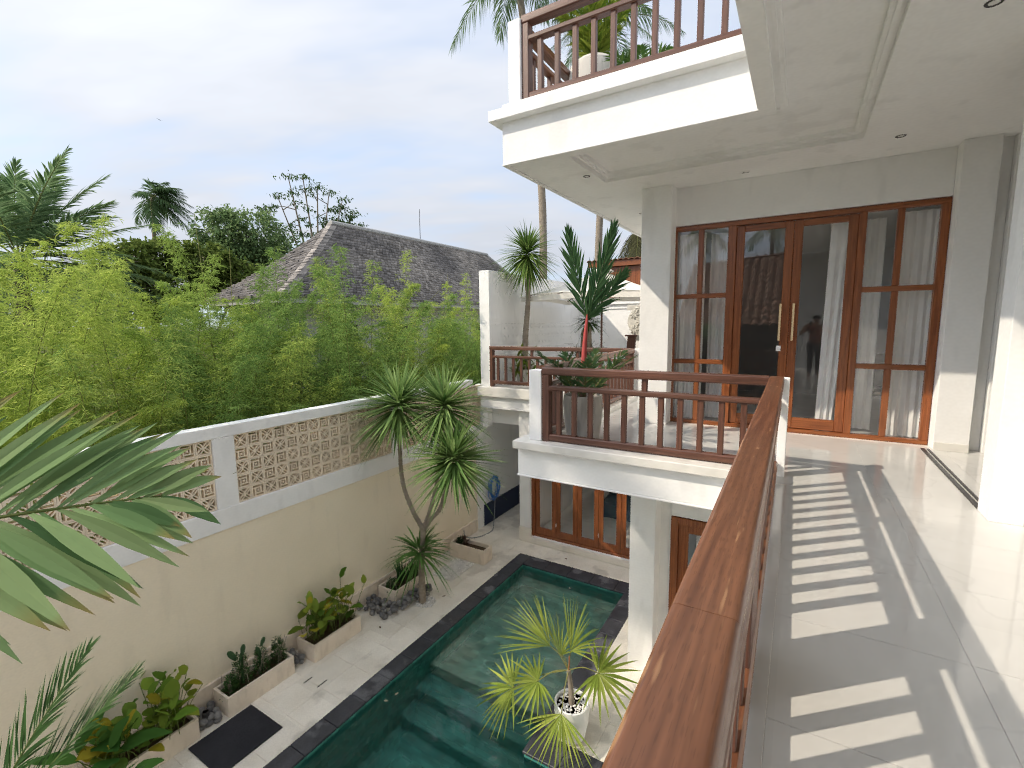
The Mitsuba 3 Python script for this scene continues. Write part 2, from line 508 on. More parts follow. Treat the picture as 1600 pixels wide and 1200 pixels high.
def coping(x0, x1, y0, y1, along):
    a0, a1 = (y0, y1) if along == 'y' else (x0, x1)
    n = round((a1 - a0) / 0.5)
    for i in range(n):
        s, e = a0 + (a1 - a0) * i / n + 0.004, a0 + (a1 - a0) * (i + 1) / n - 0.004
        dz = 0.003 * rng.random()
        b = (x0, x1, s, e) if along == 'y' else (s, e, y0, y1)
        put(pool, 'coping_stone', ply(bx(*b, -4.032, -3.992 + dz, 0.007), 'coping'))


coping(-5.56, -5.245, 1.2, 9.42, 'y')
coping(-5.245, 0.45, 1.2, 1.515, 'x')
coping(-5.245, -2.50, 9.005, 9.42, 'x')
coping(-2.82, -2.50, 5.16, 9.005, 'y')
coping(-2.82, 0.2, 4.765, 5.16, 'x')
wt = -4.075
gx, gy = np.meshgrid(np.arange(-5.28, 0.25, 0.045), np.arange(1.45, 9.06, 0.045), indexing='ij')
import meshkit
gz = wt + 0.0020 * (meshkit.fbm(np.stack([gx * 3.0, gy * 3.0, gx * 0], -1), 3, 2) - 0.5) + 0.0005 * (meshkit.noise(np.stack([gx * 9, gy * 9, gx * 0], -1), 5) - 0.5)
nxg, nyg = gx.shape
gi = np.arange(nxg * nyg).reshape(nxg, nyg)
gf = np.stack([gi[:-1, :-1], gi[1:, :-1], gi[1:, 1:], gi[:-1, 1:]], -1).reshape(-1, 4)
gv = np.stack([gx, gy, gz], -1).reshape(-1, 3)
gc = gv[gf].mean(1)
keep = (gc[:, 0] < PX1 + 0.02) | (gc[:, 1] < PYN + 0.02)
struct('water', ply((gv, gf[keep]), 'watersurf', True), 'still green pool water')

# ------------------------------------------------------------------ garden wall
gw = thing('garden_wall', 'beige garden wall with white framed lattice blocks along the pool', 'wall')
GX = -7.24
put(gw, 'body', ply(bx(GX - 0.2, GX, -6, 10.0, -4.05, -1.43, 0), 'beige'))
put(gw, 'passage_wall', ply(bx(GX - 0.2, GX + 0.004, 10.0, 14.0, -4.05, -1.43, 0), 'white'))
put(gw, 'skirting', ply(bx(GX + 0.0005, GX + 0.045, -6, 9.9, -4.0, -3.66, 0.006), 'planterstone'))
put(gw, 'lower_band', ply(bx(GX - 0.2, GX + 0.016, -6, 10.25, -1.428, -1.1, 0.006), 'white'))
put(gw, 'top_band', ply(bx(GX - 0.2, GX + 0.016, -6, 9.9, -0.02, 0.15, 0.006), 'white'))
put(gw, 'rear_wall', ply(bx(GX - 0.2, GX, 10.26, 17.4, -1.428, -0.6, 0), 'white'))
TILE = 0.2145


def bar2(x0, y0, x1, y1, w):
    return LineString([(x0, y0), (x1, y1)]).buffer(w / 2, cap_style='flat')


def star_tile(thick):
    s = 0.5
    holes = []
    inner = sbox(-0.415, -0.415, 0.415, 0.415)
    rays = [Point(0, 0).buffer(0.10, 6)]
    lens = []
    for a in (45, 135, 225, 315):
        l = affinity.rotate(affinity.scale(Point(0.30, 0).buffer(0.30, 8), 1, 0.46, origin=(0.30, 0)), a, origin=(0, 0))
        lens.append(l.difference(affinity.scale(affinity.rotate(affinity.scale(Point(0.30, 0).buffer(0.30, 8), 0.74, 0.20, origin=(0.30, 0)), a, origin=(0, 0)), 1, 1)))
    solid = union_all([sbox(-s, -s, s, s).difference(inner)] + [r.intersection(sbox(-s, -s, s, s)) for r in rays] + lens).intersection(sbox(-s, -s, s, s))
    return solid.buffer(0.004).buffer(-0.004).simplify(0.008)


def key_tile(thick):
    s = 0.5
    holes = []
    w = 0.15
    for k in range(4):
        h1 = sbox(-0.40, 0.40 - w, 0.19, 0.40)
        h2 = sbox(-0.05 - 0.0, 0.065, 0.03, 0.18)
        holes += [affinity.rotate(h1, 90 * k, origin=(0, 0)), affinity.rotate(sbox(-0.165, 0.065, 0.055, 0.165), 90 * k, origin=(0, 0))]
    return sbox(-s, -s, s, s).difference(union_all(holes)).simplify(0.002)


def lattice_shape(poly, mat):
    m = extrude(affinity.scale(poly, TILE - 0.003, TILE - 0.003, origin=(0, 0)), 0.09)
    m.apply_translation([0, 0, -0.09])
    # local x -> +Y, local y -> +Z, local z -> +X
    A = np.array([[0, 0, 1, 0], [1, 0, 0, 0], [0, 1, 0, 0], [0, 0, 0, 1.0]])
    m.apply_transform(A)
    return ply(m, mat)


TSTAR, TKEY = lattice_shape(star_tile(0), 'lattice'), lattice_shape(key_tile(0), 'lattice')
Z0 = -1.0965
for pi_, (ya, n) in enumerate(((0.225, 15), (3.757, 15), (7.285, 14))):
    for i in range(n):
        for j in range(5):
            put(gw, 'lattice_block', TSTAR if (i + j) % 2 == 0 else TKEY, T4().translate([GX - 0.02, ya + TILE * (i + 0.5), Z0 + TILE * (j + 0.5)]))
for y0, y1 in ((-6, 0.223), (3.445, 3.755), (6.976, 7.283), (10.29, 10.45)):
    put(gw, 'post', ply(bx(GX - 0.2, GX + 0.012, y0, y1, -1.0985, -0.0215, 0.005), 'white'))

# ------------------------------------------------------------------ villa
villa = thing('villa', 'white two storey villa with balconies over the pool', 'house')
w = lambda name, *bs, mat='white', c=0.005, label=None: put(villa, name, ply(cat(*[bx(*b, c) for b in bs]), mat), label=label)
# lower slab and fascia
w('floor_slab', (-0.46, 4.0, -4, 5.33, -0.40, -0.012), (-3.06, 4.0, 5.33, 7.6, -0.40, -0.012), (-3.06, 4.0, 7.6, 17.0, -0.40, -0.012), c=0)
w('fascia', (-3.13, -0.30, 5.27, 5.33, -0.40, -0.035), (-3.13, -3.07, 5.332, 9.98, -0.40, -0.035))
w('corridor_fascia', (-0.50, -0.462, -4, 5.268, -0.42, -0.06))
w('drip_strip', (-3.145, -0.3, 5.255, 5.345, -0.425, -0.402), (-3.145, -3.06, 5.347, 9.98, -0.425, -0.402))
w('ledge', (-3.15, -0.28, 5.16, 5.50, -0.03, 0.075), (-3.15, -2.80, 5.502, 9.80, -0.03, 0.075), mat='marble', c=0.008)
w('corridor_curb', (-0.46, -0.031, -4, 5.158, -0.03, 0.001), mat='floortile', c=0.001)
# upper slab: soffit with an L shaped recess
UP = Polygon([(-3.32, 5.32), (-0.46, 5.32), (-0.46, -5), (5, -5), (5, 16), (-3.32, 16)])
COF = Polygon([(-2.42, 5.62), (-0.22, 5.62), (-0.22, -4.6), (0.40, -4.6), (0.40, 6.70), (-2.42, 6.70)])
s0 = extrude(UP.difference(COF.buffer(0.09, join_style='mitre')), 0.06); s0.apply_translation([0, 0, 3.60])
s1 = extrude(UP.difference(COF), 0.05); s1.apply_translation([0, 0, 3.661])
s2 = extrude(UP, 0.36); s2.apply_translation([0, 0, 3.712])
put(villa, 'ceiling', ply(cat(s0, s1, s2), 'white'))
mold = COF.buffer(0.055, join_style='mitre').difference(COF.buffer(0.03, join_style='mitre'))
m_ = extrude(mold, 0.018); m_.apply_translation([0, 0, 3.642])
put(villa, 'ceiling_moulding', ply(m_, 'white'))
w('upper_drip_strip', (-3.335, -0.445, 5.305, 5.36, 3.578, 3.598), (-3.335, -3.28, 5.362, 12, 3.578, 3.598))
w('upper_ledge', (-3.46, -0.56, 5.19, 5.7, 4.09, 4.215), (-3.46, -3.0, 5.702, 13, 4.09, 4.215), (-0.52, 0.0, -5, 5.7, 4.09, 4.215))
w('upper_parapet', (-3.30, -0.56, 5.27, 5.60, 4.217, 4.285), (-3.30, -3.05, 5.602, 13, 4.217, 4.285))
w('upper_fascia', (-3.325, -0.458, 5.312, 5.319, 3.6, 4.088), c=0)
w('upper_pier', (-3.21, -3.045, 5.28, 5.46, 4.287, 5.205))
# columns and walls, upper storey
w('column', (-2.15, -1.705, 7.40, 7.80, 0.0, 3.598))
w('wall', (-2.15, -1.79, 7.802, 11.5, 0.0, 3.598), (-2.15, 1.472, 7.70, 7.9, 3.04, 3.598), (1.475, 1.80, 7.47, 7.9, 0.0, 3.597), (1.803, 1.93, 7.64, 7.8, 0.0, 3.597), (1.933, 4.0, 7.55, 7.9, 0.0, 3.597), c=0.004)
w('side_pier', (1.36, 1.56, 4.98, 5.25, 0.0, 3.597))
w('side_wall', (1.57, 1.75, -4, 4.978, 0.0, 3.597), (3.9, 4.05, 5.0, 7.55, 0.0, 3.597), (1.75, 4.0, 4.8, 4.978, 0.0, 3.597))
w('corridor_end_wall', (-0.08, 1.57, -3.3, -3.15, 0.0, 3.597))
w('wall_skirting', (1.478, 1.80, 7.455, 7.468, 0.0, 0.10), mat='marble', c=0.003)
w('sliding_track', (1.36, 1.40, 5.252, 7.46, 0.0, 0.012), (1.42, 1.445, 5.252, 7.46, 0.0, 0.012), mat='darkmetal', c=0.002)
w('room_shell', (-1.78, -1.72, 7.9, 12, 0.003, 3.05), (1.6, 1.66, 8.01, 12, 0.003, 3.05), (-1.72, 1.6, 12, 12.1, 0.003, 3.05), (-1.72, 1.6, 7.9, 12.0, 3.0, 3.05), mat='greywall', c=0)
# lower storey
w('pool_column', (-2.113, -1.72, 7.0, 7.35, -4.0, -0.427))
w('lower_wall', (-2.0, -1.56, 7.352, 7.6, -4.0, -0.427), (-1.56, 0.6, 7.32, 7.6, -1.42, -0.427), (0.6, 4.0, 7.32, 7.6, -4.0, -0.427), (-2.0, -1.8, 7.6, 10.0, -4.0, -0.427), (0.7, 0.9, -4, 7.3, -4.0, -0.427))
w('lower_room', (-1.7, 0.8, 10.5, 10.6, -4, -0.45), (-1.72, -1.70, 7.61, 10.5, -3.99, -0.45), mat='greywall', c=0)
# far wing: folding door room, terrace slab
w('wing_wall', (-5.94, -5.63, 10.06, 10.36, -3.62, -0.56), (-5.63, -2.1, 10.1, 10.3, -4.0, -3.845), (-5.63, -2.1, 10.12, 10.3, -1.05, -0.56), (-5.94, -5.70, 10.37, 15, -4.0, -0.56), (-5.6, -2.0, 14.8, 15, -4, -0.56), (-2.1, -2.0, 10.12, 14.8, -4, -0.56))
w('wing_skirting', (-5.955, -5.61, 10.04, 10.1, -4.0, -3.63), (-5.61, -2.1, 10.03, 10.098, -4.0, -3.86), mat='deckstone', c=0.005)
w('wing_beam', (-7.0, -5.95, 10.3, 10.5, -1.02, -0.54), (-7.0, -5.95, 12.5, 12.7, -4.0, -0.54))
w('wing_post', (-7.02, -6.86, 10.02, 10.25, -1.10, -0.54))
w('terrace_slab', (-7.0, -3.07, 10.0, 17.2, -0.535, -0.012), (-3.07, -2.2, 17.0, 17.2, -0.5, -0.012), c=0)
w('terrace_fascia', (-7.0, -3.14, 9.93, 9.998, -0.53, -0.25))
w('terrace_drip_strip', (-7.01, -3.15, 9.91, 10.01, -0.556, -0.538))
w('terrace_ledge', (-7.04, -2.9, 9.83, 10.12, -0.245, 0.0), mat='marble', c=0.008)
w('terrace_side_wall', (-7.0, -6.70, 9.95, 17.2, 0.002, 0.52), (-7.0, -6.70, 9.95, 17.2, 1.60, 2.93), (-7.0, -6.70, 9.95, 10.55, 0.52, 1.60), (-7.0, -6.70, 16.65, 17.2, 0.52, 1.60))
def tri_tile():
    tr = Polygon([(-0.16, -0.12), (0.16, -0.12), (0.0, 0.17)])
    m = extrude(affinity.scale(sbox(-0.5, -0.5, 0.5, 0.5).difference(affinity.translate(tr, 0, 0.0)), TILE - 0.001, TILE - 0.001, origin=(0, 0)), 0.16)
    m.apply_translation([0, 0, -0.16])
    m.apply_transform(np.array([[0, 0, 1, 0], [1, 0, 0, 0], [0, 1, 0, 0], [0, 0, 0, 1.0]]))
    return ply(m, 'white')


LTW = (tri_tile(),) * 2
for i in range(28):
    for j in range(5):
        put(villa, 'terrace_lattice_block', LTW[(i + j) % 2], T4().translate([-6.703, 10.553 + 0.217 * (i + 0.5), 0.525 + TILE * (j + 0.5)]))
w('terrace_rear_wall', (-6.70, -2.15, 15.6, 15.8, 0.0, 2.20), (-6.72, -2.15, 15.5, 15.85, 2.202, 2.36), (-6.70, -2.15, 15.56, 15.6, 2.05, 2.11))
w('roof_slab', (-7.0, 4.0, 17.2, 17.3, -4, 0), c=0)

# floors: porcelain tiles
fl = struct('floor', ply(cat(bx(-0.30, 4.0, -4, 5.498, -0.011, -0.003, 0), bx(-2.80, 4.0, 5.50, 17.0, -0.011, -0.003, 0), bx(-6.70, -2.80, 10.12, 17.0, -0.011, -0.003, 0)), 'marble'), 'glossy pale porcelain tiled balcony floor')


def floor_tiles(x0, x1, y0, y1, s=0.8):
    nx, ny = max(1, round((x1 - x0) / s)), max(1, round((y1 - y0) / s))
    dx, dy = (x1 - x0) / nx, (y1 - y0) / ny
    for i in range(nx):
        for j in range(ny):
            put(fl, 'tile', ply(bx(x0 + i * dx + 0.0012, x0 + (i + 1) * dx - 0.0012, y0 + j * dy + 0.0012, y0 + (j + 1) * dy - 0.0012, -0.002, 0.0, 0.0006), 'floortile'))


floor_tiles(-0.03, 1.57, -1.2, 5.2)
floor_tiles(-2.79, 1.57, 5.2, 7.6)
floor_tiles(-2.79, -2.17, 7.6, 12.4)
floor_tiles(1.57, 3.9, 5.2, 7.6)
floor_tiles(-1.7, 1.58, 7.9, 11.9)
# ceiling fittings
for i, (x, y, lb) in enumerate(((0.84, 6.94, 'round recessed ceiling lamp above the glass door'), (0.95, 4.43, 'round recessed ceiling lamp nearest overhead at the top edge'), (-2.62, 6.35, 'small recessed lamp under the balcony soffit corner'), (-2.62, 9.02, 'small recessed lamp beside the balcony column top'))):
    t = thing('ceiling_lamp', lb, 'ceiling lamp', 'recessed ceiling lamps')
    ring = lathe([(0.032, -0.002), (0.046, -0.006), (0.050, 0.0), (0.032, 0.004), (0.032, -0.002)], 28)
    put(t, 'ring', ply(ring, 'darkmetal', 30), T4().translate([x, y, 3.5985]))
    put(t, 'lens', ply(lathe([(0, -0.001), (0.030, -0.0015), (0.031, 0.004), (0, 0.004)], 24), 'lampglass', 30), T4().translate([x, y, 3.5975]))
t = thing('ceiling_vent', 'small slot vent in the ceiling before the door', 'vent')
put(t, 'plate', ply(bx(-0.80, -0.68, 7.33, 7.40, 3.590, 3.5985, 0.002), 'white'))
put(t, 'slot', ply(bx(-0.785, -0.695, 7.372, 7.386, 3.588, 3.5899, 0.001), 'black'))

# ------------------------------------------------------------------ railings
def railing(name, label, p0, p1, n, zb=0.0, sag=0.0, near=False, struts=(), end0=True, end1=True, width=0.13, gaps=(), wood_h=None, joints=()):
    """Railing from p0 to p1 (x, y), handrail top at zb + 1.04."""
    t = thing(name, label, 'railing', 'wooden balcony railings')
    p0, p1 = np.array(p0, float), np.array(p1, float)
    Ln = np.linalg.norm(p1 - p0)
    ang = math.atan2(*(p1 - p0)[::-1])
    A = T4().translate([p0[0], p0[1], zb]).rotate([0, 0, 1], math.degrees(ang))
    along_y = abs((p1 - p0)[1]) > abs((p1 - p0)[0])
    hm = wood_h or ('railwood_y' if along_y else 'railwood_x')
    rm = 'railwood_y' if along_y else 'railwood_x'

    def beam(y0, y1, z0, z1, r=0.012):
        return bx(0, Ln, y0, y1, z0, z1, r)
    hw = width / 2
    prof = sbox(-hw, 0.945, hw, 1.04).buffer(-0.016).buffer(0.016, quad_segs=4)
    ends = [0.0, *joints, Ln]
    for e0, e1 in zip(ends[:-1], ends[1:]):
        h = extrude(prof, e1 - e0 - 0.0007)
        h.apply_transform(np.array([[0, 0, 1, 0], [1, 0, 0, 0], [0, 1, 0, 0], [0, 0, 0, 1.0]]))
        put(t, 'handrail', ply(move(h, (e0, 0, 0.0006 * (e0 > 0))), hm, 40), A)
    put(t, 'middle_rail', ply(beam(-0.055, 0.055, 0.745, 0.805), rm), A)
    put(t, 'bottom_rail', ply(beam(-0.05, 0.05, 0.085, 0.17), rm), A)
    bal = ply(bx(-0.029, 0.029, -0.029, 0.029, 0.168, 0.747, 0.004), 'railwood_z')
    for i in range(n):
        s = Ln * (i + 1) / (n + 1)
        if any(a < s < b for a, b in gaps):
            continue
        put(t, 'baluster', bal, A @ T4().translate([s, 0, 0]))
    st = ply(bx(-0.03, 0.03, -0.03, 0.03, 0.80, 0.946, 0.004), 'railwood_z')
    for s in struts:
        put(t, 'strut', st, A @ T4().translate([s, 0, 0]))
    po = ply(bx(-0.045, 0.045, -0.06, 0.06, 0.02, 0.944, 0.006), 'railwood_z')
    if end0:
        put(t, 'post', po, A @ T4().translate([0.046, 0, 0]))
    if end1:
        put(t, 'post', po, A @ T4().translate([Ln - 0.046, 0, 0]))
    return t


# corridor railing, close beside the camera
rail_a, rail_b = np.array([-0.100, -2.2]), np.array([-0.165, 5.40])
cr = railing('corridor_railing', 'long worn brown wooden railing along the corridor, closest to the viewer', rail_a, rail_b, 33, struts=(1.3, 3.0, 6.1), gaps=((4.22, 4.72), (7.3, 8)), end0=False, end1=False, joints=(3.12, 6.3))
fr = railing('front_railing', 'dark wooden railing across the front balcony, behind the long handrail', (-2.79, 5.38), (-0.235, 5.40), 11, struts=(1.30,), end1=False)
sr = railing('side_railing', 'wooden railing along the pool side of the front balcony, beside the palm pot', (-2.90, 5.50), (-3.03, 9.90), 19, struts=(1.4, 2.9))
tr = railing('terrace_railing', 'brown wooden railing of the far terrace beside the white wall', (-6.69, 9.96), (-3.08, 9.96), 15, struts=(1.2, 2.4))
ur = railing('upper_railing', 'dark wooden railing of the upper balcony against the sky', (-3.04, 5.37), (-0.56, 5.37), 10, zb=4.2, struts=(), end1=False)
us = railing('upper_side_railing', 'dark wooden railing running back along the upper balcony side', (-3.12, 5.50), (-3.12, 12.5), 28, zb=4.2, struts=())
w('pier', (-2.975, -2.80, 5.31, 5.49, 0.077, 1.00))
w('corridor_pier', (-0.150, -0.100, 2.02, 2.42, 0.013, 0.944), mat='railwood_z')
w('corner_pier', (-0.13, -0.052, 5.42, 5.56, 0.0, 1.02))
w('rear_pier', (-3.0, -2.84, 9.93, 10.1, 0.0, 1.03))

# ------------------------------------------------------------------ glass door set
gd = thing('double_door', 'brown framed double glass door with side windows at the end of the corridor', 'door')
DY = 7.74


def dbar(parent, name, x0, x1, z0, z1, y0=DY - 0.035, y1=DY + 0.06, mat=None, c=0.005):
    mat = mat or ('doorwood_x' if (x1 - x0) > (z1 - z0) else 'doorwood_z')
    return put(parent, name, ply(bx(x0, x1, y0, y1, z0, z1, c), mat))


dbar(gd, 'frame', -1.77, 1.47, 2.965, 3.03)
dbar(gd, 'frame', -1.77, 1.47, 0.0, 0.055)
for a, b in ((-1.77, -1.685), (-0.962, -0.852), (0.585, 0.668), (1.385, 1.47)):
    dbar(gd, 'frame', a, b, 0.056, 2.964)
zr = ((0.056, 0.945), (1.015, 1.945), (2.015, 2.964))
for side, (xa, xb, xm0, xm1) in (('left', (-1.684, -0.963, -1.373, -1.30)), ('right', (0.669, 1.384, 0.975, 1.045))):
    for z0, z1 in ((0.946, 1.014), (1.946, 2.014)):
        dbar(gd, 'transom', xa, xb, z0, z1, DY - 0.028, DY + 0.05)
    for z0, z1 in zr:
        dbar(gd, 'mullion', xm0, xm1, z0 + 0.001, z1 - 0.001, DY - 0.024, DY + 0.045)
        for a, b in ((xa, xm0), (xm1, xb)):
            put(gd, 'pane', ply(([(a, DY + 0.01, z0), (b, DY + 0.01, z0), (b, DY + 0.01, z1), (a, DY + 0.01, z1)], [(0, 1, 2, 3)]), 'pane'))


def leaf(x0, x1, hx):
    lf = put(gd, 'leaf', ply(cat(bx(x0, x0 + 0.105, DY + 0.0, DY + 0.05, 0.06, 2.955, 0.006), bx(x1 - 0.105, x1, DY + 0.0, DY + 0.05, 0.06, 2.955, 0.006)), 'doorwood_z'))
    put(lf, 'rail', ply(cat(bx(x0 + 0.106, x1 - 0.106, DY + 0.003, DY + 0.047, 0.062, 0.215, 0.006), bx(x0 + 0.106, x1 - 0.106, DY + 0.003, DY + 0.047, 2.87, 2.953, 0.006)), 'doorwood_x'))
    a, b = x0 + 0.106, x1 - 0.106
    put(lf, 'pane', ply(([(a, DY + 0.025, 0.216), (b, DY + 0.025, 0.216), (b, DY + 0.025, 2.869), (a, DY + 0.025, 2.869)], [(0, 1, 2, 3)]), 'pane'))
    put(lf, 'handle', ply(cat(bx(hx - 0.016, hx + 0.016, DY - 0.065, DY - 0.045, 1.31, 1.83, 0.005), bx(hx - 0.01, hx + 0.01, DY - 0.046, DY + 0.001, 1.38, 1.41, 0.002), bx(hx - 0.01, hx + 0.01, DY - 0.046, DY + 0.001, 1.73, 1.76, 0.002)), 'brass'))
    return lf


l1 = leaf(-0.851, -0.135, -0.245)
put(l1, 'lock', ply(cat(bx(-0.275, -0.215, DY - 0.012, DY - 0.001, 1.16, 1.24, 0.004), move(trimesh.creation.cylinder(0.014, 0.03, sections=20), (-0.245, DY - 0.02, 1.205), rx=math.pi / 2)), 'steel'))
l2 = leaf(-0.131, 0.584, -0.085)
# curtains behind the side windows and the open leaf


def drape(x0, x1, z0, z1, y, folds, amp, seed, tilt=0.0):
    r = np.random.default_rng(seed)
    n, k = max(24, folds * 12), 14
    u = np.linspace(0, 1, n); v = np.linspace(0, 1, k)
    ph = np.cumsum(np.abs(1 + 0.5 * r.normal(size=n))); ph = ph / ph[-1] * folds * 2 * np.pi
    U, V = np.meshgrid(u, v, indexing='ij')
    X = x0 + (x1 - x0) * U + tilt * (1 - V) * (0.3 + 0.7 * U)
    Y = y + amp * np.sin(ph)[:, None] * (0.55 + 0.45 * (1 - V)) + 0.01 * np.sin(7 * V + 5 * U)
    Z = z0 + (z1 - z0) * V
    g = np.arange(n * k).reshape(n, k)
    f = np.stack([g[:-1, :-1], g[1:, :-1], g[1:, 1:], g[:-1, 1:]], -1).reshape(-1, 4)
    return ply((np.stack([X, Y, Z], -1).reshape(-1, 3), f), 'curtain', True)


for x0, x1, y, fo, sd, tl, lb in ((-1.70, -1.30, 7.95, 4, 1, 0.0, 'white curtain behind the leftmost door window'), (-1.26, -0.98, 8.15, 3, 2, 0.0, 'dim white curtain behind the second window from the column'),
                                  (0.30, 0.60, 7.98, 3, 3, -0.14, 'white curtain drawn aside behind the right door leaf'), (0.68, 0.93, 8.25, 3, 4, 0.0, 'thin dim curtain behind the window right of the door leaves'),
                                  (1.03, 1.42, 7.95, 5, 5, 0.0, 'white curtain behind the rightmost door window')):
    k = put(None, 'curtain', drape(x0, x1, 0.04, 2.95, y, fo, 0.028, sd, tl))
    tag(k, lb, 'curtain', 'curtains behind the glass door')
# a chair in the room behind the glass
t = thing('chair', 'dark chair inside the room behind the right window', 'chair')
put(t, 'seat', ply(bx(0.95, 1.4, 9.0, 9.45, 0.42, 0.50, 0.02), 'black'))
put(t, 'backrest', ply(bx(0.95, 1.4, 9.42, 9.48, 0.52, 1.05, 0.02), 'black'))
for x in (0.98, 1.37):
    for y in (9.03, 9.42):
        put(t, 'leg', ply(bx(x - 0.018, x + 0.018, y - 0.018, y + 0.018, 0.0, 0.42, 0.003), 'steel'))

# ------------------------------------------------------------------ folding doors below
fd = thing('folding_door', 'reddish brown folding glass door of the ground floor room by the pool', 'door')
FY = 10.20
put(fd, 'frame', ply(cat(bx(-5.628, -5.55, FY - 0.07, FY + 0.05, -3.843, -1.052, 0.004), bx(-5.548, -2.1, FY - 0.05, FY + 0.05, -1.13, -1.052, 0.004), bx(-5.548, -2.1, FY - 0.05, FY + 0.05, -3.843, -3.79, 0.004)), 'doorwood_z'))
fx = [-5.54, -4.955, -4.385, -3.835, -3.285, -2.72, -2.15]
for i in range(6):
    a, b = fx[i] + 0.004, fx[i + 1] - 0.004
    lf = put(fd, 'leaf', ply(cat(bx(a, a + 0.11, FY - 0.02, FY + 0.02, -3.785, -1.135, 0.005), bx(b - 0.11, b, FY - 0.02, FY + 0.02, -3.785, -1.135, 0.005), bx(a + 0.111, b - 0.111, FY - 0.018, FY + 0.018, -3.785, -3.60, 0.005), bx(a + 0.111, b - 0.111, FY - 0.018, FY + 0.018, -1.24, -1.135, 0.005)), 'doorwood_z'))
    put(lf, 'pane', ply(([(a + 0.111, FY, -3.6), (b - 0.111, FY, -3.6), (b - 0.111, FY, -1.24), (a + 0.111, FY, -1.24)], [(0, 1, 2, 3)]), 'pane'))
    if i % 2 == 1:
        put(lf, 'hinge', ply(cat(*[bx(a - 0.014, a + 0.006, FY - 0.032, FY - 0.021, z, z + 0.11, 0.003) for z in (-3.5, -1.42)]), 'steel'))
t = thing('sofa', 'dark blue sofa inside the ground floor room behind the folding door', 'sofa')
put(t, 'seat', ply(bx(-4.6, -2.6, 12.2, 13.0, -3.9, -3.45, 0.05), 'navy'))
put(t, 'backrest', ply(bx(-4.6, -2.6, 13.02, 13.25, -3.9, -3.05, 0.06), 'navy'))
w('room_floor', (-5.62, -2.1, 10.31, 14.79, -4.0, -3.86), mat='marble', c=0)

ld = thing('lower_door', 'dark red wooden door frame on the ground floor beside the pool column', 'door')
put(ld, 'frame', ply(cat(bx(-1.555, -1.45, 7.30, 7.42, -3.95, -1.43, 0.005), bx(-1.448, 0.598, 7.30, 7.42, -1.54, -1.43, 0.005)), 'doorwood_z'))
put(ld, 'leaf', ply(cat(bx(-1.446, -1.30, 7.36, 7.41, -3.95, -1.545, 0.005), bx(-0.95, -0.8, 7.36, 7.41, -3.95, -1.545, 0.005), bx(-1.298, -0.952, 7.362, 7.408, -1.68, -1.545, 0.005)), 'doorwood_z'))
put(ld, 'pane', ply(([(-1.3, 7.385, -3.95), (-0.95, 7.385, -3.95), (-0.95, 7.385, -1.68), (-1.3, 7.385, -1.68)], [(0, 1, 2, 3)]), 'pane'))
k = put(None, 'curtain', drape(-1.22, -1.02, -3.95, -1.6, 7.6, 3, 0.02, 9))
tag(k, 'pale curtain behind the ground floor door pane', 'curtain')

# ------------------------------------------------------------------ plant builders
G_DARK, G_MID, G_LIME = (0.026, 0.065, 0.02), (0.065, 0.135, 0.035), (0.16, 0.22, 0.035)


def frond(base, d, L, n, leaf_len, leaf_w, droop, rng, ang=50, leaf_droop=0.25, lift=0.15, c0=G_DARK, c1=G_MID, roll=0.0, seg=4, start=0.12, prof=lance, fold=0.3, jag=0.0, tipk=0.45, wind=None, tip=0.0):
    """A feather leaf: (leaflets, rachis mesh)."""
    d = unit(np.asarray(d, float))
    s = np.linspace(0, 1, 24)
    R = np.asarray(base, float) + d * (L * s)[:, None]
    R[:, 2] -= droop * L * s ** 2
    if wind is not None:
        R = R + np.asarray(wind) * (L * s ** 2)[:, None]
    Tn = unit(np.gradient(R, axis=0))
    side = unit(np.cross(Tn, [0, 0, 1.0]))
    up = np.cross(side, Tn)
    side, up = side * math.cos(roll) + up * math.sin(roll), up * math.cos(roll) - side * math.sin(roll)
    t = np.linspace(start, 0.99, n)
    B, D, LL, WW, UU = [], [], [], [], []
    for sg in (-1, 1):
        tt = np.clip(t + rng.normal(size=n) * 0.006, 0, 1)
        i = np.interp(tt, s, np.arange(24))
        g = lambda A: np.stack([np.interp(i, np.arange(24), A[:, k]) for k in range(3)], 1)
        P, T, S, U = g(R), g(Tn), g(side), g(up)
        a = np.radians(ang - (ang * 0.55) * tt ** 1.5 + rng.normal(size=n) * 4)[:, None]
        D.append(T * np.cos(a) + sg * S * np.sin(a) + U * (lift + 0.06 * rng.normal(size=(n, 1))))
        B.append(P)
        LL.append(leaf_len * (0.35 + 0.65 * np.sin(np.pi * np.clip(tt * 0.85 + 0.12, 0, 1)) ** 0.7) * (1 - tipk * tt ** 3) * (1 + 0.07 * rng.normal(size=n)))
        WW.append(np.full(n, leaf_w) * (1 + 0.12 * rng.normal(size=n)))
        UU.append(U)
    B, D, LL, WW, UU = np.vstack(B), np.vstack(D), np.concatenate(LL), np.concatenate(WW), np.vstack(UU)
    if wind is not None:
        D = unit(D) + np.asarray(wind) * 0.9
    leaf_ = blades(B, D, LL, WW, leaf_droop * (1 + 0.4 * rng.normal(size=2 * n)), seg, prof, fold, UU, tint(rng, 2 * n, c0, c1))
    if tip:
        cc = leaf_[2].reshape(2 * n, seg + 1, 3, 3)
        for q in np.nonzero(rng.random(2 * n) < tip)[0]:
            cc[q, -1] = (0.30, 0.22, 0.09)
            if rng.random() < 0.3:
                cc[q, -2] = cc[q, -2] * 0.5 + np.array((0.30, 0.25, 0.09)) * 0.5
    rach = tube(R, np.linspace(0.011, 0.003, 24) * max(0.5, L / 1.5), 6)
    return leaf_, rach


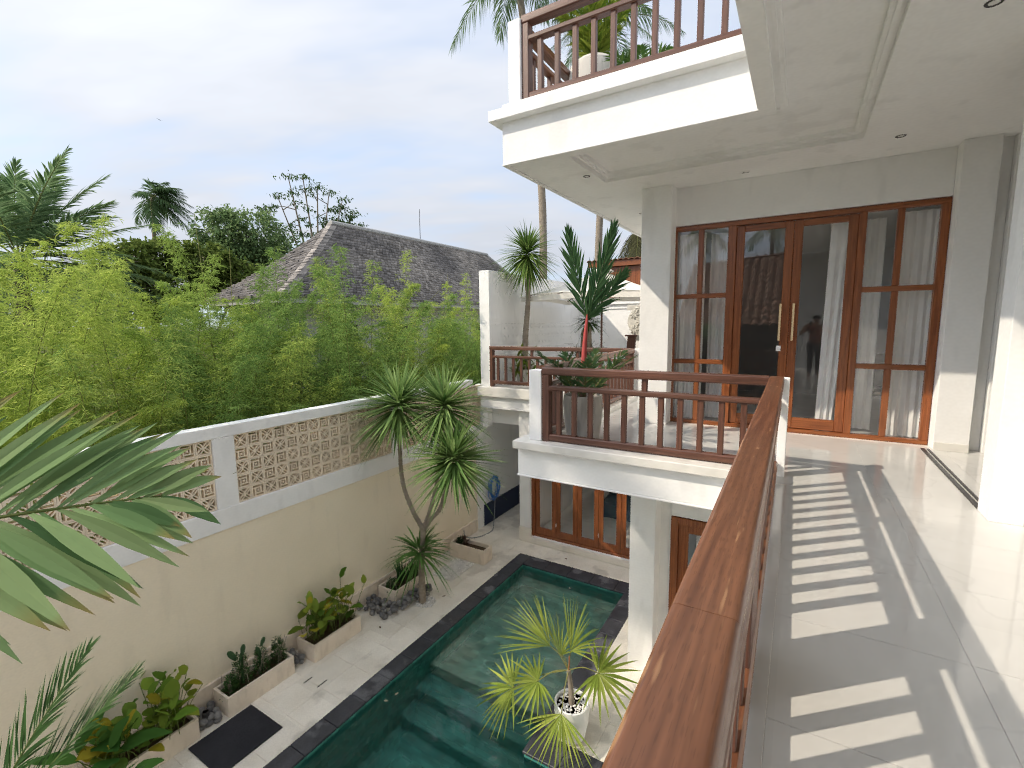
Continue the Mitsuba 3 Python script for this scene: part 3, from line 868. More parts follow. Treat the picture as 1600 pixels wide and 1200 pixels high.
def fan(hub, axis, normal, R, n, spread, rng, c0, c1, W=None, droop=0.12, seg=6):
    """A fan leaf: blades from the hub around the axis."""
    axis = unit(np.asarray(axis, float)); normal = np.asarray(normal, float)
    normal = unit(normal - axis * (normal @ axis)); s = np.cross(axis, normal)
    a = np.radians(np.linspace(-spread, spread, n) + rng.normal(size=n) * 1.5)
    D = axis[None] * np.cos(a)[:, None] + s[None] * np.sin(a)[:, None] + normal[None] * (0.14 * np.abs(np.sin(a)))[:, None] + normal[None] * 0.03 * rng.normal(size=(n, 1))
    Ls = R * (0.72 + 0.28 * np.cos(a * 0.75)) * (1 + 0.06 * rng.normal(size=n))
    Wd = (W or 2 * R * 0.34 * math.tan(math.radians(spread) / n) * 1.02)
    return blades(np.tile(hub, (n, 1)), D, Ls, Wd, droop * (1 + 0.5 * rng.random(n)), seg, fanblade, 0.45, np.tile(normal, (n, 1)), tint(rng, n, c0, c1))


def rosette(c, n, L, W, rng, c0, c1, low=-0.5, high=1.0, droop=0.35, axis=(0, 0, 1.0), seg=5):
    """A head of sword leaves."""
    zz = low + (high - low) * (rng.random(n) ** 0.85)
    a = rng.random(n) * 2 * np.pi
    r = np.sqrt(np.clip(1 - zz ** 2, 0, 1))
    D = np.stack([r * np.cos(a), r * np.sin(a), zz], 1) + np.asarray(axis) * 0.05
    B = np.asarray(c) + np.stack([0.03 * np.cos(a), 0.03 * np.sin(a), (zz - low) * 0.16 - 0.2], 1)
    Ls = L * (0.72 + 0.4 * rng.random(n)) * (1 - 0.2 * np.clip(zz, 0, 1))
    return blades(B, D, Ls, W * (0.8 + 0.4 * rng.random(n)), droop * (0.5 + 0.9 * rng.random(n)) * (0.4 + r), seg, lance, 0.3, None, tint(rng, n, c0, c1, 0.16))


def stem_plant(parent, stems, mat='bark'):
    for pts, r in stems:
        p = curve(pts, 6)
        put(parent, 'stem', ply(tube(p, np.interp(np.linspace(0, 1, len(p)), np.linspace(0, 1, len(r)), r), 9), mat, 50))


def add_palm_fronds(t, base, specs, rng, mat='vleaf', rc=(0.10, 0.13, 0.035)):
    for sp in specs:
        lf, ra = frond(np.asarray(base if 'base' not in sp else sp['base']), sp['d'], sp['L'], sp['n'], sp['ll'], sp['lw'], sp.get('droop', 0.3), rng, **sp.get('k', {}))
        fk = put(t, 'frond', leafply(lf, mat))
        put(fk, 'rachis', ply(ra, 'vsolid', True, np.tile(rc, (len(ra.vertices), 1))))


# ------------------------------------------------------------------ main multi stemmed dracaena beside the wall
rng = np.random.default_rng(11)
t = thing('dracaena_tree', 'tall three headed dracaena tree growing from the pebbles beside the garden wall', 'tree')
D0, D1 = (0.10, 0.20, 0.055), (0.34, 0.46, 0.18)
stem_plant(t, [(((-6.25, 6.65, -4.02), (-6.24, 6.66, -3.2), (-6.16, 6.66, -2.38)), (0.075, 0.06, 0.06)),
               (((-6.17, 6.66, -2.42), (-6.42, 6.62, -2.0), (-6.62, 6.60, -1.4), (-6.64, 6.60, -0.25)), (0.05, 0.045, 0.042, 0.035)),
               (((-6.15, 6.67, -2.42), (-5.98, 6.74, -1.9), (-5.85, 6.80, -1.3), (-5.74, 6.85, -0.2)), (0.047, 0.042, 0.038, 0.033)),
               (((-6.13, 6.65, -2.42), (-5.86, 6.60, -2.1), (-5.58, 6.54, -1.8), (-5.33, 6.49, -1.05)), (0.048, 0.042, 0.038, 0.032))])
for c, n, L in (((-6.62, 6.60, 0.10), 340, 1.05), ((-5.70, 6.86, 0.10), 320, 0.98), ((-5.18, 6.46, -0.76), 330, 0.95)):
    put(t, 'leaf_head', leafply(rosette(c, n, L * 1.05, 0.056, rng, D0, D1, low=-0.80, high=0.97, droop=0.11)))
put(t, 'lower_leaf_head', leafply(rosette((-6.22, 6.58, -2.78), 110, 0.85, 0.042, rng, D0, (0.12, 0.24, 0.06), low=-0.35, droop=0.34)))

# terrace dracaenas
t = thing('potted_dracaena', 'tall thin potted dracaena before the far terrace wall, taller than the railing', 'plant')
stem_plant(t, [(((-6.28, 11.0, 0.25), (-6.26, 11.0, 1.2), (-6.17, 11.0, 2.2), (-6.18, 11.0, 3.2)), (0.085, 0.08, 0.065, 0.05))])
put(t, 'leaf_head', leafply(rosette((-6.18, 11.0, 3.42), 330, 0.98, 0.05, rng, (0.07, 0.15, 0.03), (0.22, 0.30, 0.09), low=-0.97, droop=0.22)))
put(t, 'pot', ply(lathe([(0, 0), (0.2, 0), (0.27, 0.3), (0.28, 0.5), (0.25, 0.5), (0.24, 0.44), (0, 0.44)]), 'potstone', 40), T4().translate([-6.28, 11.0, 0.001]))
t = thing('low_shrub', 'yellow green leafy shrub behind the far terrace railing', 'plant')
nb = 60
put(t, 'foliage', leafply(blades(np.array([-6.15, 10.75, 0.5]) + 0.16 * rng.normal(size=(nb, 3)), rng.normal(size=(nb, 3)) + [0, 0, 1.0], 0.42, 0.07, 0.3, 4, oblong, 0.25, None, tint(rng, nb, (0.08, 0.14, 0.02), (0.2, 0.24, 0.04)))))
put(t, 'pot', ply(lathe([(0, 0), (0.15, 0), (0.2, 0.4), (0.17, 0.4), (0.16, 0.35), (0, 0.35)]), 'potstone', 40), T4().translate([-6.15, 10.75, 0.001]))
t = thing('potted_dracaena', 'short thick stemmed dracaena beneath the parasol', 'plant')
stem_plant(t, [(((-5.15, 12.6, 0.3), (-5.13, 12.6, 0.9), (-5.10, 12.6, 1.6)), (0.16, 0.13, 0.07)), (((-5.25, 12.6, 0.3), (-5.27, 12.6, 0.8), (-5.25, 12.6, 1.4)), (0.12, 0.09, 0.06))])
put(t, 'leaf_head', leafply(rosette((-5.1, 12.6, 1.72), 110, 0.55, 0.045, rng, (0.025, 0.065, 0.02), (0.06, 0.11, 0.03), low=-0.5)))
nb = 160
put(t, 'undergrowth', leafply(blades(np.array([-5.15, 12.5, 0.65]) + np.array([0.30, 0.22, 0.16]) * rng.normal(size=(nb, 3)), rng.normal(size=(nb, 3)) + [0, 0, 0.8], 0.4, 0.05, 0.4, 4, lance, 0.25, None, tint(rng, nb, (0.04, 0.06, 0.02), (0.12, 0.12, 0.05)))))
put(t, 'pot', ply(lathe([(0, 0), (0.28, 0), (0.36, 0.45), (0.32, 0.45), (0.31, 0.4), (0, 0.4)]), 'potstone', 40), T4().translate([-5.2, 12.6, 0.001]))

# ------------------------------------------------------------------ red stemmed palm in the pot on the front balcony
rng = np.random.default_rng(23)
t = thing('red_stem_palm', 'potted palm with a bright red stem in the corner of the front balcony', 'plant')
PXY = np.array([-2.50, 5.98])
put(t, 'pot', ply(lathe([(0, 0), (0.20, 0), (0.225, 0.02), (0.262, 0.3), (0.268, 0.52), (0.258, 0.615), (0.245, 0.62), (0.233, 0.61), (0.232, 0.54), (0, 0.54)], 48), 'potstone', 40), T4().translate([*PXY, 0.001]))
put(t, 'soil', ply(lathe([(0, 0.545), (0.10, 0.55), (0.228, 0.542), (0.228, 0.53), (0, 0.53)], 30), 'soil'), T4().translate([*PXY, 0.001]))
b0 = np.array([PXY[0] + 0.0, PXY[1], 0.55])
mstem = tube(curve([b0, b0 + [0.0, 0, 0.35], b0 + [0.01, 0, 0.52]], 6), np.linspace(0.05, 0.038, 13), 10)
put(t, 'stem', ply(mstem, 'vsolid', True, np.tile((0.14, 0.09, 0.06), (len(mstem.vertices), 1))))
mred = tube(curve([b0 + [0.01, 0, 0.50], b0 + [0.02, 0, 0.75], b0 + [0.04, 0, 1.0], b0 + [0.06, 0.0, 1.18]], 6), np.linspace(0.040, 0.012, 19), 10)
put(t, 'red_sheath', ply(mred, 'vsolid', True, np.tile((0.40, 0.075, 0.07), (len(mred.vertices), 1))), label='bright red leaf sheath of the palm')
LC0, LC1 = (0.035, 0.085, 0.038), (0.085, 0.165, 0.07)
top = b0 + [0.05, 0, 1.08]
ex = np.array([0.95, -0.1, 0.0])
add_palm_fronds(t, top, [
    dict(d=(-0.25, 0.0, 1.0), L=1.18, n=28, ll=0.46, lw=0.034, droop=-0.03, k=dict(ang=24, leaf_droop=0.02, lift=0.03, c0=LC0, c1=LC1, roll=1.15, start=0.03)),
    dict(d=(0.33, -0.03, 1.0), L=1.18, n=28, ll=0.44, lw=0.034, droop=-0.05, k=dict(ang=23, leaf_droop=0.02, lift=0.03, c0=LC0, c1=LC1, roll=1.15, start=0.03)),
    dict(d=(0.60, 0.15, 0.85), L=0.85, n=22, ll=0.34, lw=0.034, droop=0.08, k=dict(ang=30, leaf_droop=0.10, lift=0.05, c0=LC0, c1=LC1, roll=1.15, start=0.05)),
    dict(d=(0.06, 0.2, 1.0), L=0.62, n=20, ll=0.40, lw=0.034, droop=0.0, k=dict(ang=20, leaf_droop=0.05, lift=0.05, c0=LC0, c1=LC1, roll=1.0, start=0.03))], rng, rc=(0.03, 0.06, 0.02))
for i in range(9):
    a = 2 * np.pi * i / 9 + 0.3
    add_palm_fronds(t, b0, [dict(base=b0 + 0.09 * np.array([math.cos(a), math.sin(a), 0]), d=(math.cos(a) * 0.75, math.sin(a) * 0.75, 1.0), L=0.88 + 0.2 * rng.random(), n=17, ll=0.34, lw=0.03, droop=0.2,
                                   k=dict(ang=45, leaf_droop=0.25, c0=LC0, c1=(0.07, 0.10, 0.035)))], rng)

# ------------------------------------------------------------------ fan palm in the white pot beside the pool
rng = np.random.default_rng(31)
t = thing('fan_palm', 'yellow green fan palm in a round white pebble filled pot beside the pool', 'plant')
FP = np.array([-2.36, 5.33])
put(t, 'pot', ply(lathe([(0, 0), (0.15, 0), (0.18, 0.02), (0.225, 0.25), (0.238, 0.44), (0.234, 0.50), (0.222, 0.51), (0.208, 0.50), (0.205, 0.45), (0, 0.45)], 48), 'white', 40), T4().translate([*FP, -3.992]))
put(t, 'soil', ply(lathe([(0, 0.455), (0.203, 0.452), (0.203, 0.44), (0, 0.44)], 24), 'soil'), T4().translate([*FP, -3.992]))
peb = trimesh.creation.icosphere(1, 1.0)
pv = []
for i in range(150):
    a, r = rng.random() * 6.283, 0.195 * math.sqrt(rng.random())
    if r < 0.045:
        continue
    s = 0.011 + 0.008 * rng.random()
    m = peb.copy(); m.vertices = m.vertices * [s, s * 0.8, s * 0.6]
    pv.append(move(m, (FP[0] + r * math.cos(a), FP[1] + r * math.sin(a), -3.53 + 0.012 * rng.random()), rz=rng.random() * 6))
put(t, 'white_pebble', ply(cat(*pv), 'vsolid', True, np.tile((0.72, 0.71, 0.68), (sum(len(m.vertices) for m in pv), 1))), stuff=True)
trunk = np.array([[FP[0], FP[1], -3.55], [FP[0] - 0.01, FP[1] - 0.01, -3.3], [FP[0] - 0.05, FP[1], -3.05]])
put(t, 'trunk', ply(tube(curve(trunk, 6), np.linspace(0.042, 0.03, 13), 9), 'bark', 50))
tp = trunk[-1]
FA, FB = (0.22, 0.31, 0.05), (0.42, 0.48, 0.11)
for hub, ax, nr, R, sp in (((-3.22, 5.22, -3.58), (-0.95, -0.1, -0.45), (-0.2, -0.6, 1.0), 0.62, 105),
                           ((-2.78, 5.15, -3.24), (-0.5, -0.35, -0.15), (-0.15, -0.7, 1), 0.50, 120),
                           ((-2.40, 5.38, -2.80), (0.32, 0.1, 1.0), (-0.6, -0.8, 0.45), 0.80, 48),
                           ((-2.72, 5.40, -2.86), (-0.75, 0.05, 0.42), (-0.2, -0.75, 0.7), 0.72, 42),
                           ((-2.58, 5.45, -2.98), (-0.12, 0.1, 1.0), (-0.5, -0.8, 0.3), 0.66, 52),
                           ((-2.02, 5.42, -3.0), (0.85, 0.1, -0.10), (0.1, -0.6, 1.0), 0.56, 125),
                           ((-2.36, 5.0, -3.42), (0.02, -0.45, -1.0), (0.0, -1.0, 0.35), 0.62, 70)):
    hub = np.array(hub)
    lf = put(t, 'leaf', leafply(fan(hub, ax, nr, R * 1.10, 19, sp, rng, FA, FB)))
    mid = (tp + hub) / 2 + [0, 0, 0.06]
    mt = tube(curve([tp, mid, hub + unit(ax) * 0.02], 6), 0.007, 6)
    put(lf, 'petiole', ply(mt, 'vsolid', True, np.tile((0.20, 0.20, 0.06), (len(mt.vertices), 1))))
mdead = tube(curve([tp, tp + [0.02, -0.02, 0.12], tp + [0.03, -0.04, 0.24]], 5), 0.008, 6)
put(t, 'bud', ply(mdead, 'vsolid', True, np.tile((0.40, 0.16, 0.07), (len(mdead.vertices), 1))))

# ------------------------------------------------------------------ planters along the wall
def planter(name, label, x0, x1, y0, y1, h, rot=0.0, wall=0.035):
    t = thing(name, label, 'planter', 'stone planters along the garden wall')
    cx, cy = (x0 + x1) / 2, (y0 + y1) / 2
    o = sbox(x0 - cx, y0 - cy, x1 - cx, y1 - cy)
    m = extrude(o.difference(o.buffer(-wall, join_style='mitre')), h)
    fl_ = bx(x0 - cx + wall, x1 - cx - wall, y0 - cy + wall, y1 - cy - wall, 0.002, h - 0.09, 0)
    A = T4().translate([cx, cy, -4.0 + 0.0005]).rotate([0, 0, 1], rot)
    put(t, 'box', ply(m, 'planterstone'), A)
    put(t, 'soil', ply(fl_, 'soil'), A)
    return t


planter('planter', 'long pale stone planter nearest the viewer with broad leaved plants', -7.16, -6.74, 1.55, 2.70, 0.30)
planter('planter', 'long pale stone planter holding cactus and small shrubs', -7.12, -6.72, 3.08, 4.12, 0.30)
planter('planter', 'pale stone planter overflowing with yellowing broad leaves', -7.08, -6.62, 4.42, 5.40, 0.30)
planter('planter', 'short pale stone planter holding sword leaved plants beside the dracaena trunk', -7.10, -6.62, 6.28, 7.15, 0.30)
planter('planter', 'half empty pale stone planter farthest along the wall', -7.0, -6.0, 8.48, 8.84, 0.34)


def broadleaf(label, x, y0, y1, n, hmin, hmax, seed, c0, c1, zb=-3.78, lean=0.12, L=0.24, W=0.14):
    r = np.random.default_rng(seed)
    t = thing('broadleaf_plant', label, 'plant', 'broad leaved plants in the planters')
    B, D, LL, WW, pet = [], [], [], [], []
    for i in range(n):
        b = np.array([x + 0.10 * r.normal(), y0 + (y1 - y0) * r.random(), zb])
        h = hmin + (hmax - hmin) * r.random()
        e = b + np.array([lean * r.normal() + 0.06, 0.10 * r.normal(), h])
        az = r.random() * 6.283
        d = np.array([math.cos(az), math.sin(az), 0.9 * r.random() + 0.05 + 0.9 * (h > 0.7 * hmax)])
        pet.append(tube(np.array([b, (b + e) / 2 + [0, 0, 0.04], e]), 0.005, 5, False))
        B.append(e); D.append(d); LL.append(L * (0.7 + 0.6 * r.random())); WW.append(W * (0.7 + 0.6 * r.random()))
    col = tint(r, n, c0, c1, 0.15)
    yl = r.random(n) < 0.15
    col[yl] = tint(r, int(yl.sum()), (0.30, 0.28, 0.03), (0.40, 0.34, 0.04))
    lf = blades(np.array(B), np.array(D), LL, WW, 0.35 * r.random(n) + 0.05, 6, ovate, 0.22, None, col, wave=0.12)
    v, f, c = lf
    for i in range(n):
        put(t, 'leaf', leafply((v[i * 21:(i + 1) * 21], f[:len(f) // n] if False else f.reshape(n, -1, 3)[i] - i * 21, c[i * 21:(i + 1) * 21]), smooth=True))
    p = cat(*pet)
    put(t, 'petiole', ply(p, 'vsolid', True, np.tile((0.10, 0.14, 0.03), (len(p.vertices), 1))), stuff=True)
    return t


YG0, YG1 = (0.09, 0.18, 0.025), (0.27, 0.34, 0.05)
broadleaf('broad yellow green plant at the far end of the nearest planter', -6.93, 2.25, 2.62, 44, 0.10, 0.75, 5, YG0, YG1)
broadleaf('broad dark green plant at the near end of the nearest planter', -6.93, 1.65, 2.15, 34, 0.10, 0.60, 6, (0.045, 0.115, 0.02), (0.17, 0.26, 0.045))
broadleaf('spreading broad leaved plant with yellow leaves in the third planter', -6.84, 4.50, 5.32, 70, 0.08, 0.72, 7, (0.07, 0.15, 0.022), (0.25, 0.31, 0.05))
# one large canna like plant below the near palm
broadleaf('large smooth leaved plant in the bottom left corner', -6.90, 1.60, 1.78, 12, 0.25, 0.62, 8, (0.03, 0.10, 0.02), (0.08, 0.18, 0.04), zb=-3.78, L=0.5, W=0.2)


def pad(center, a, b, th, az, tilt):
    m = trimesh.creation.icosphere(3, 1.0)
    m.vertices = m.vertices * [a, th, b]
    m.vertices[:, 0] *= 0.8 + 0.2 * (m.vertices[:, 2] / b)
    return move(move(m, ry=tilt, rz=az), center)


def cactus(label, x, y, pads):
    t = thing('cactus', label, 'cactus', 'paddle cacti in the second planter')
    for dx, dy, z, a, b, az, ti in pads:
        put(t, 'pad', leafply(colored(pad((x + dx, y + dy, z), a, b, 0.014, az, ti), (0.035, 0.075, 0.03)), 'vsolid', True))


cactus('tall paddle cactus at the middle of the second planter', -6.95, 3.42, ((0, 0, -3.66, 0.045, 0.13, 0.5, 0), (0.0, 0.0, -3.44, 0.042, 0.12, 1.2, 0.1), (-0.03, -0.10, -3.28, 0.055, 0.10, 1.0, -0.5), (0.02, 0.03, -3.25, 0.04, 0.10, 0.8, 0.2)))
cactus('smaller paddle cactus toward the far end of the second planter', -6.93, 3.70, ((0, 0, -3.64, 0.04, 0.12, 0.5, 0), (0.0, -0.02, -3.43, 0.042, 0.10, 1.2, -0.2), (0.03, 0.04, -3.28, 0.036, 0.08, 0.9, 0.4)))


def shrublet(label, x, y, n, h, r_, seed, c0, c1, L=0.05, W=0.016, zb=-3.8):
    r = np.random.default_rng(seed)
    t = thing('small_shrub', label, 'plant', 'small shrubs in the planters')
    a = r.random(n) * 6.283; zz = r.random(n); rr = r_ * np.sqrt(r.random(n)) * (1.05 - 0.6 * zz)
    B = np.stack([x + rr * np.cos(a), y + rr * np.sin(a), zb + h * zz * (0.75 + 0.25 * r.random(n))], 1)
    Dv = np.stack([np.cos(a), np.sin(a), 0.6 + 0 * a], 1) + 0.5 * r.normal(size=(n, 3))
    put(t, 'foliage', leafply(leaves4(B, unit(Dv), np.full(n, L) * (0.7 + 0.6 * r.random(n)), np.full(n, W), 0.1, tint(r, n, c0, c1, 0.2), r)))
    st = cat(*[tube(np.array([[x + 0.4 * r_ * r.normal(), y + 0.4 * r_ * r.normal(), zb - 0.02], [x + 0.5 * r_ * r.normal(), y + 0.5 * r_ * r.normal(), zb + h * 0.85]]), 0.006, 5, False) for _ in range(6)])
    put(t, 'stem', ply(st, 'bark', True), stuff=True)


SG0, SG1 = (0.025, 0.07, 0.022), (0.08, 0.155, 0.045)
shrublet('dark small leaved shrub at the near end of the second planter', -6.90, 3.22, 420, 0.30, 0.12, 1, SG0, SG1)
shrublet('taller dark shrub around the tall cactus', -6.94, 3.40, 620, 0.55, 0.13, 2, SG0, SG1)
shrublet('dark shrub around the smaller cactus', -6.92, 3.70, 480, 0.46, 0.12, 3, SG0, SG1)
shrublet('bushy shrub at the far end of the second planter', -6.92, 3.99, 560, 0.44, 0.13, 4, SG0, (0.06, 0.12, 0.03))
shrublet('low dark plant in the short planter by the trunk', -6.85, 6.42, 460, 0.26, 0.14, 12, SG0, SG1)
shrublet('small dark leaved plant in the farthest planter', -6.78, 8.64, 320, 0.26, 0.13, 13, (0.012, 0.035, 0.012), (0.04, 0.07, 0.03), L=0.07, W=0.03)
r = np.random.default_rng(40)
for lb, y, n, L in (('upright sword leaved plant in the short planter', 6.72, 16, 0.62), ('striped sword leaved plant at the far end of the short planter', 7.0, 12, 0.5)):
    t = thing('sword_leaf_plant', lb, 'plant')
    Bs = np.array([-6.86, y, -3.80]) + 0.05 * r.normal(size=(n, 3)) * [1, 1, 0]
    bl = blades(Bs, np.array([0, 0, 1.0]) + 0.22 * r.normal(size=(n, 3)), L * (0.7 + 0.5 * r.random(n)), 0.055, 0.02, 5, lance, 0.25, None, tint(r, n, (0.02, 0.06, 0.02), (0.06, 0.12, 0.04)))
    put(t, 'foliage', leafply(bl))
t = thing('cordyline', 'small dark red leaved sprig in the farthest planter', 'plant')
put(t, 'foliage', leafply(blades(np.array([-6.66, 8.68, -3.62]) + 0.03 * r.normal(size=(14, 3)), r.normal(size=(14, 3)) + [0, 0, 1.3], 0.16, 0.05, 0.2, 4, oblong, 0.2, None, tint(r, 14, (0.05, 0.02, 0.02), (0.09, 0.05, 0.03)))))
put(t, 'stem', ply(tube(np.array([[-6.66, 8.68, -3.78], [-6.66, 8.68, -3.6]]), 0.008, 6), 'bark', True))


# pebbles
def pebbles(label, spots, seed, s0=0.045, s1=0.065, col0=(0.10, 0.10, 0.105), col1=(0.22, 0.215, 0.21)):
    r = np.random.default_rng(seed)
    t = thing('pebble_pile', label, 'pebbles', 'grey pebble piles along the wall')
    base = trimesh.creation.icosphere(2, 1.0)
    for (x, y, z) in spots:
        s = s0 + (s1 - s0) * r.random()
        m = base.copy()
        m.vertices = m.vertices * np.array([s, s * (0.75 + 0.25 * r.random()), s * (0.6 + 0.25 * r.random())]) * (1 + 0.10 * (meshkit.noise(m.vertices * 1.5 + 20 * r.random(), 3) - 0.5))[:, None]
        m = move(m, (x, y, z), rz=r.random() * 6, rx=0.5 * r.normal())
        put(t, 'pebble', leafply(colored(m, tint(r, 1, col0, col1)[0]), 'vsolid', True))
    return t


def heap(x0, x1, y0, y1, n, seed, hmax=0.08):
    r = np.random.default_rng(seed)
    out = []
    for _ in range(4000):
        if len(out) >= n:
            break
        p = np.array([x0 + (x1 - x0) * r.random(), y0 + (y1 - y0) * r.random(), 0.0])
        z = -3.965
        near = [q for q in out if np.hypot(*(q[:2] - p[:2])) < 0.085]
        if near:
            if len(near) > 2:
                continue
            z = max(q[2] for q in near) + 0.06
            if z > -3.965 + hmax:
                continue
        out.append(np.array([p[0], p[1], z]))
    return out


pebbles('grey pebbles between the nearest and the second planter', heap(-7.12, -6.80, 2.76, 3.03, 26, 1, 0.1), 1)
pebbles('grey pebbles between the second and the third planter', heap(-7.12, -6.80, 4.17, 4.38, 18, 2, 0.1), 2)
pebbles('large heap of grey pebbles around the short planter and dracaena trunk', [p for p in heap(-7.15, -6.28, 5.72, 7.1, 150, 3, 0.14) if not (p[0] < -6.58 and p[1] > 6.24) and (p[0] - p[1] * 0.45 < -9.15 + 0.0 or p[1] > 6.2)], 3)
t = thing('ground_lamp', 'small round white spot lamp among the pebbles by the nearest planter', 'lamp')
put(t, 'housing', ply(lathe([(0, 0), (0.045, 0), (0.045, 0.10), (0.035, 0.10), (0.033, 0.092), (0, 0.092)], 24), 'darkmetal', 40), T4().translate([-6.90, 2.86, -3.90]))
put(t, 'lens', ply(lathe([(0, 0.096), (0.032, 0.096), (0.032, 0.093), (0, 0.093)], 20), 'lampglass'), T4().translate([-6.90, 2.86, -3.898]))
r = np.random.default_rng(77)


def gravel(label, spots_poly, n, seed, s=0.014, grp=None):
    r = np.random.default_rng(seed)
    x0, y0, x1, y1 = spots_poly.bounds
    b = trimesh.creation.icosphere(0, 1.0)
    ms, cs = [], []
    while len(ms) < n:
        p = r.random(2) * [x1 - x0, y1 - y0] + [x0, y0]
        if not spots_poly.contains(Point(*p)):
            continue
        k = s * (0.6 + 0.8 * r.random())
        m = b.copy(); m.vertices = m.vertices * [k, k * 0.8, k * 0.6]
        ms.append(move(m, (*p, -3.995 + 0.012 * r.random()), rz=6 * r.random()))
        cs.append(np.tile(tint(r, 1, (0.45, 0.44, 0.42), (0.78, 0.77, 0.74)), (len(b.vertices), 1)))
    k = put(None, 'gravel', ply(cat(*ms), 'vsolid', False, np.vstack(cs)))
    tag(k, label, 'gravel', kind='stuff')


gravel('white gravel bed in the deck beside the farthest planter', sbox(-6.78, 7.55, -6.22, 8.40), 2600, 1)
gravel('scattered white gravel at the foot of the dracaena trunk', Point(-6.18, 6.68).buffer(0.2), 380, 2)

# ------------------------------------------------------------------ small things on the deck
t = thing('rubber_mat', 'black rectangular rubber mat lying on the deck beside the pool', 'mat')
put(t, 'sheet', ply(bx(-6.68, -5.90, 2.52, 3.375, -3.997, -3.982, 0.004), 'rubber'))
t = thing('drain_slot', 'dark narrow drain slot in the deck beyond the mat', 'drain')
put(t, 'slot', ply(cat(bx(-6.40, -6.38, 4.05, 4.20, -3.9985, -3.9975, 0.0003), bx(-6.14, -6.12, 4.10, 4.28, -3.9985, -3.9975, 0.0003)), 'black'))
# hose
rng = np.random.default_rng(6)
t = thing('garden_hose', 'coiled blue garden hose hanging on the wall in the side passage', 'hose')
for i in range(9):
    a = np.linspace(0, 2 * np.pi, 40)
    c = np.array([-7.10 + 0.03 * rng.random(), 10.60 + 0.03 * rng.normal(), -2.96 + 0.03 * rng.normal()])
    rr = 0.19 + 0.05 * rng.random()
    put(t, 'coil', ply(tube(np.stack([c[0] + 0.03 * np.sin(2 * a + i), c[1] + rr * np.sin(a), c[2] + 1.35 * rr * np.cos(a)], 1), 0.012, 7, False), 'hoseblue', True))
put(t, 'tail', ply(tube(curve([(-7.08, 10.62, -3.1), (-7.04, 10.55, -3.5), (-6.98, 10.4, -3.85), (-6.85, 10.1, -3.985), (-6.95, 9.6, -3.985), (-7.12, 9.3, -3.9), (-7.15, 9.25, -3.7)], 10), 0.013, 7), 'hosegrey', True))
t = thing('wall_panel', 'dark navy panel at the foot of the side passage wall', 'panel')
put(t, 'board', ply(bx(-7.238, -7.20, 10.30, 12.3, -3.995, -3.40, 0.004), 'navy'))

# ------------------------------------------------------------------ parasol, carved stone, wooden hut on the terrace
t = thing('parasol', 'square white parasol standing on the far terrace behind the potted palm', 'parasol')
UX, UY = -4.72, 12.6
put(t, 'pole', ply(tube(np.array([[UX, UY, 0.03], [UX, UY, 3.0]]), 0.026, 12), 'railwood_z', 50))
rim = [(-1.72, -1.5, 2.30), (0.0, -1.5, 2.36), (1.72, -1.5, 2.30), (1.72, 0, 2.36), (1.72, 1.5, 2.30), (0, 1.5, 2.36), (-1.72, 1.5, 2.30), (-1.72, 0, 2.36)]
V, F = [], []
for i in range(8):
    a, b = np.array(rim[i]), np.array(rim[(i + 1) % 8])
    apex = np.array([0, 0, 3.02])
    base_i = len(V)
    for k_ in range(7):
        for j in range(7):
            u, v_ = k_ / 6, j / 6
            e = a * (1 - v_) + b * v_
            p = apex * (1 - u) + e * u
            p[2] -= 0.08 * math.sin(math.pi * u) * (0.7 + 0.5 * math.sin(math.pi * v_)) - 0.05 * math.sin(math.pi * v_) * u
            V.append(p + [UX, UY, 0])
    for k_ in range(6):
        for j in range(6):
            q = base_i + k_ * 7 + j
            F.append((q, q + 1, q + 8, q + 7))
cp = put(t, 'canopy', ply((np.array(V), np.array(F)), 'canvas', True))
V, F = [], []
for i in range(8):
    a, b = np.array(rim[i]), np.array(rim[(i + 1) % 8])
    n0 = len(V)
    for p in (a, b, b - [0, 0, 0.13], a - [0, 0, 0.13]):
        V.append(p * [1.002, 1.002, 1] + [UX, UY, 0])
    F.append((n0, n0 + 1, n0 + 2, n0 + 3))
put(cp, 'valance', ply((np.array(V), np.array(F)), 'canvas'))
put(cp, 'vent', ply(cat(lathe([(0, 0.12), (0.02, 0.11), (0.30, 0.0), (0.31, -0.03), (0.28, -0.02), (0, 0.09)], 16)), 'canvas', 40), T4().translate([UX, UY, 3.0]))
put(t, 'finial', ply(tube(np.array([[UX, UY, 3.1], [UX, UY, 3.2]]), [0.03, 0.012], 10), 'railwood_z', 50))
for i in range(8):
    e = np.array(rim[i]) + [UX, UY, 0]
    put(t, 'rib', ply(tube(np.array([[UX, UY, 2.96], e * 0.5 + np.array([UX, UY, 3.02]) * 0.5 - [0, 0, 0.12], e - [0, 0, 0.02]]), 0.011, 6), 'railwood_z', 50))
put(t, 'base', ply(lathe([(0, 0), (0.3, 0), (0.3, 0.05), (0.06, 0.09), (0.05, 0.3), (0, 0.3)], 28), 'grey', 40), T4().translate([UX, UY, 0.001]))

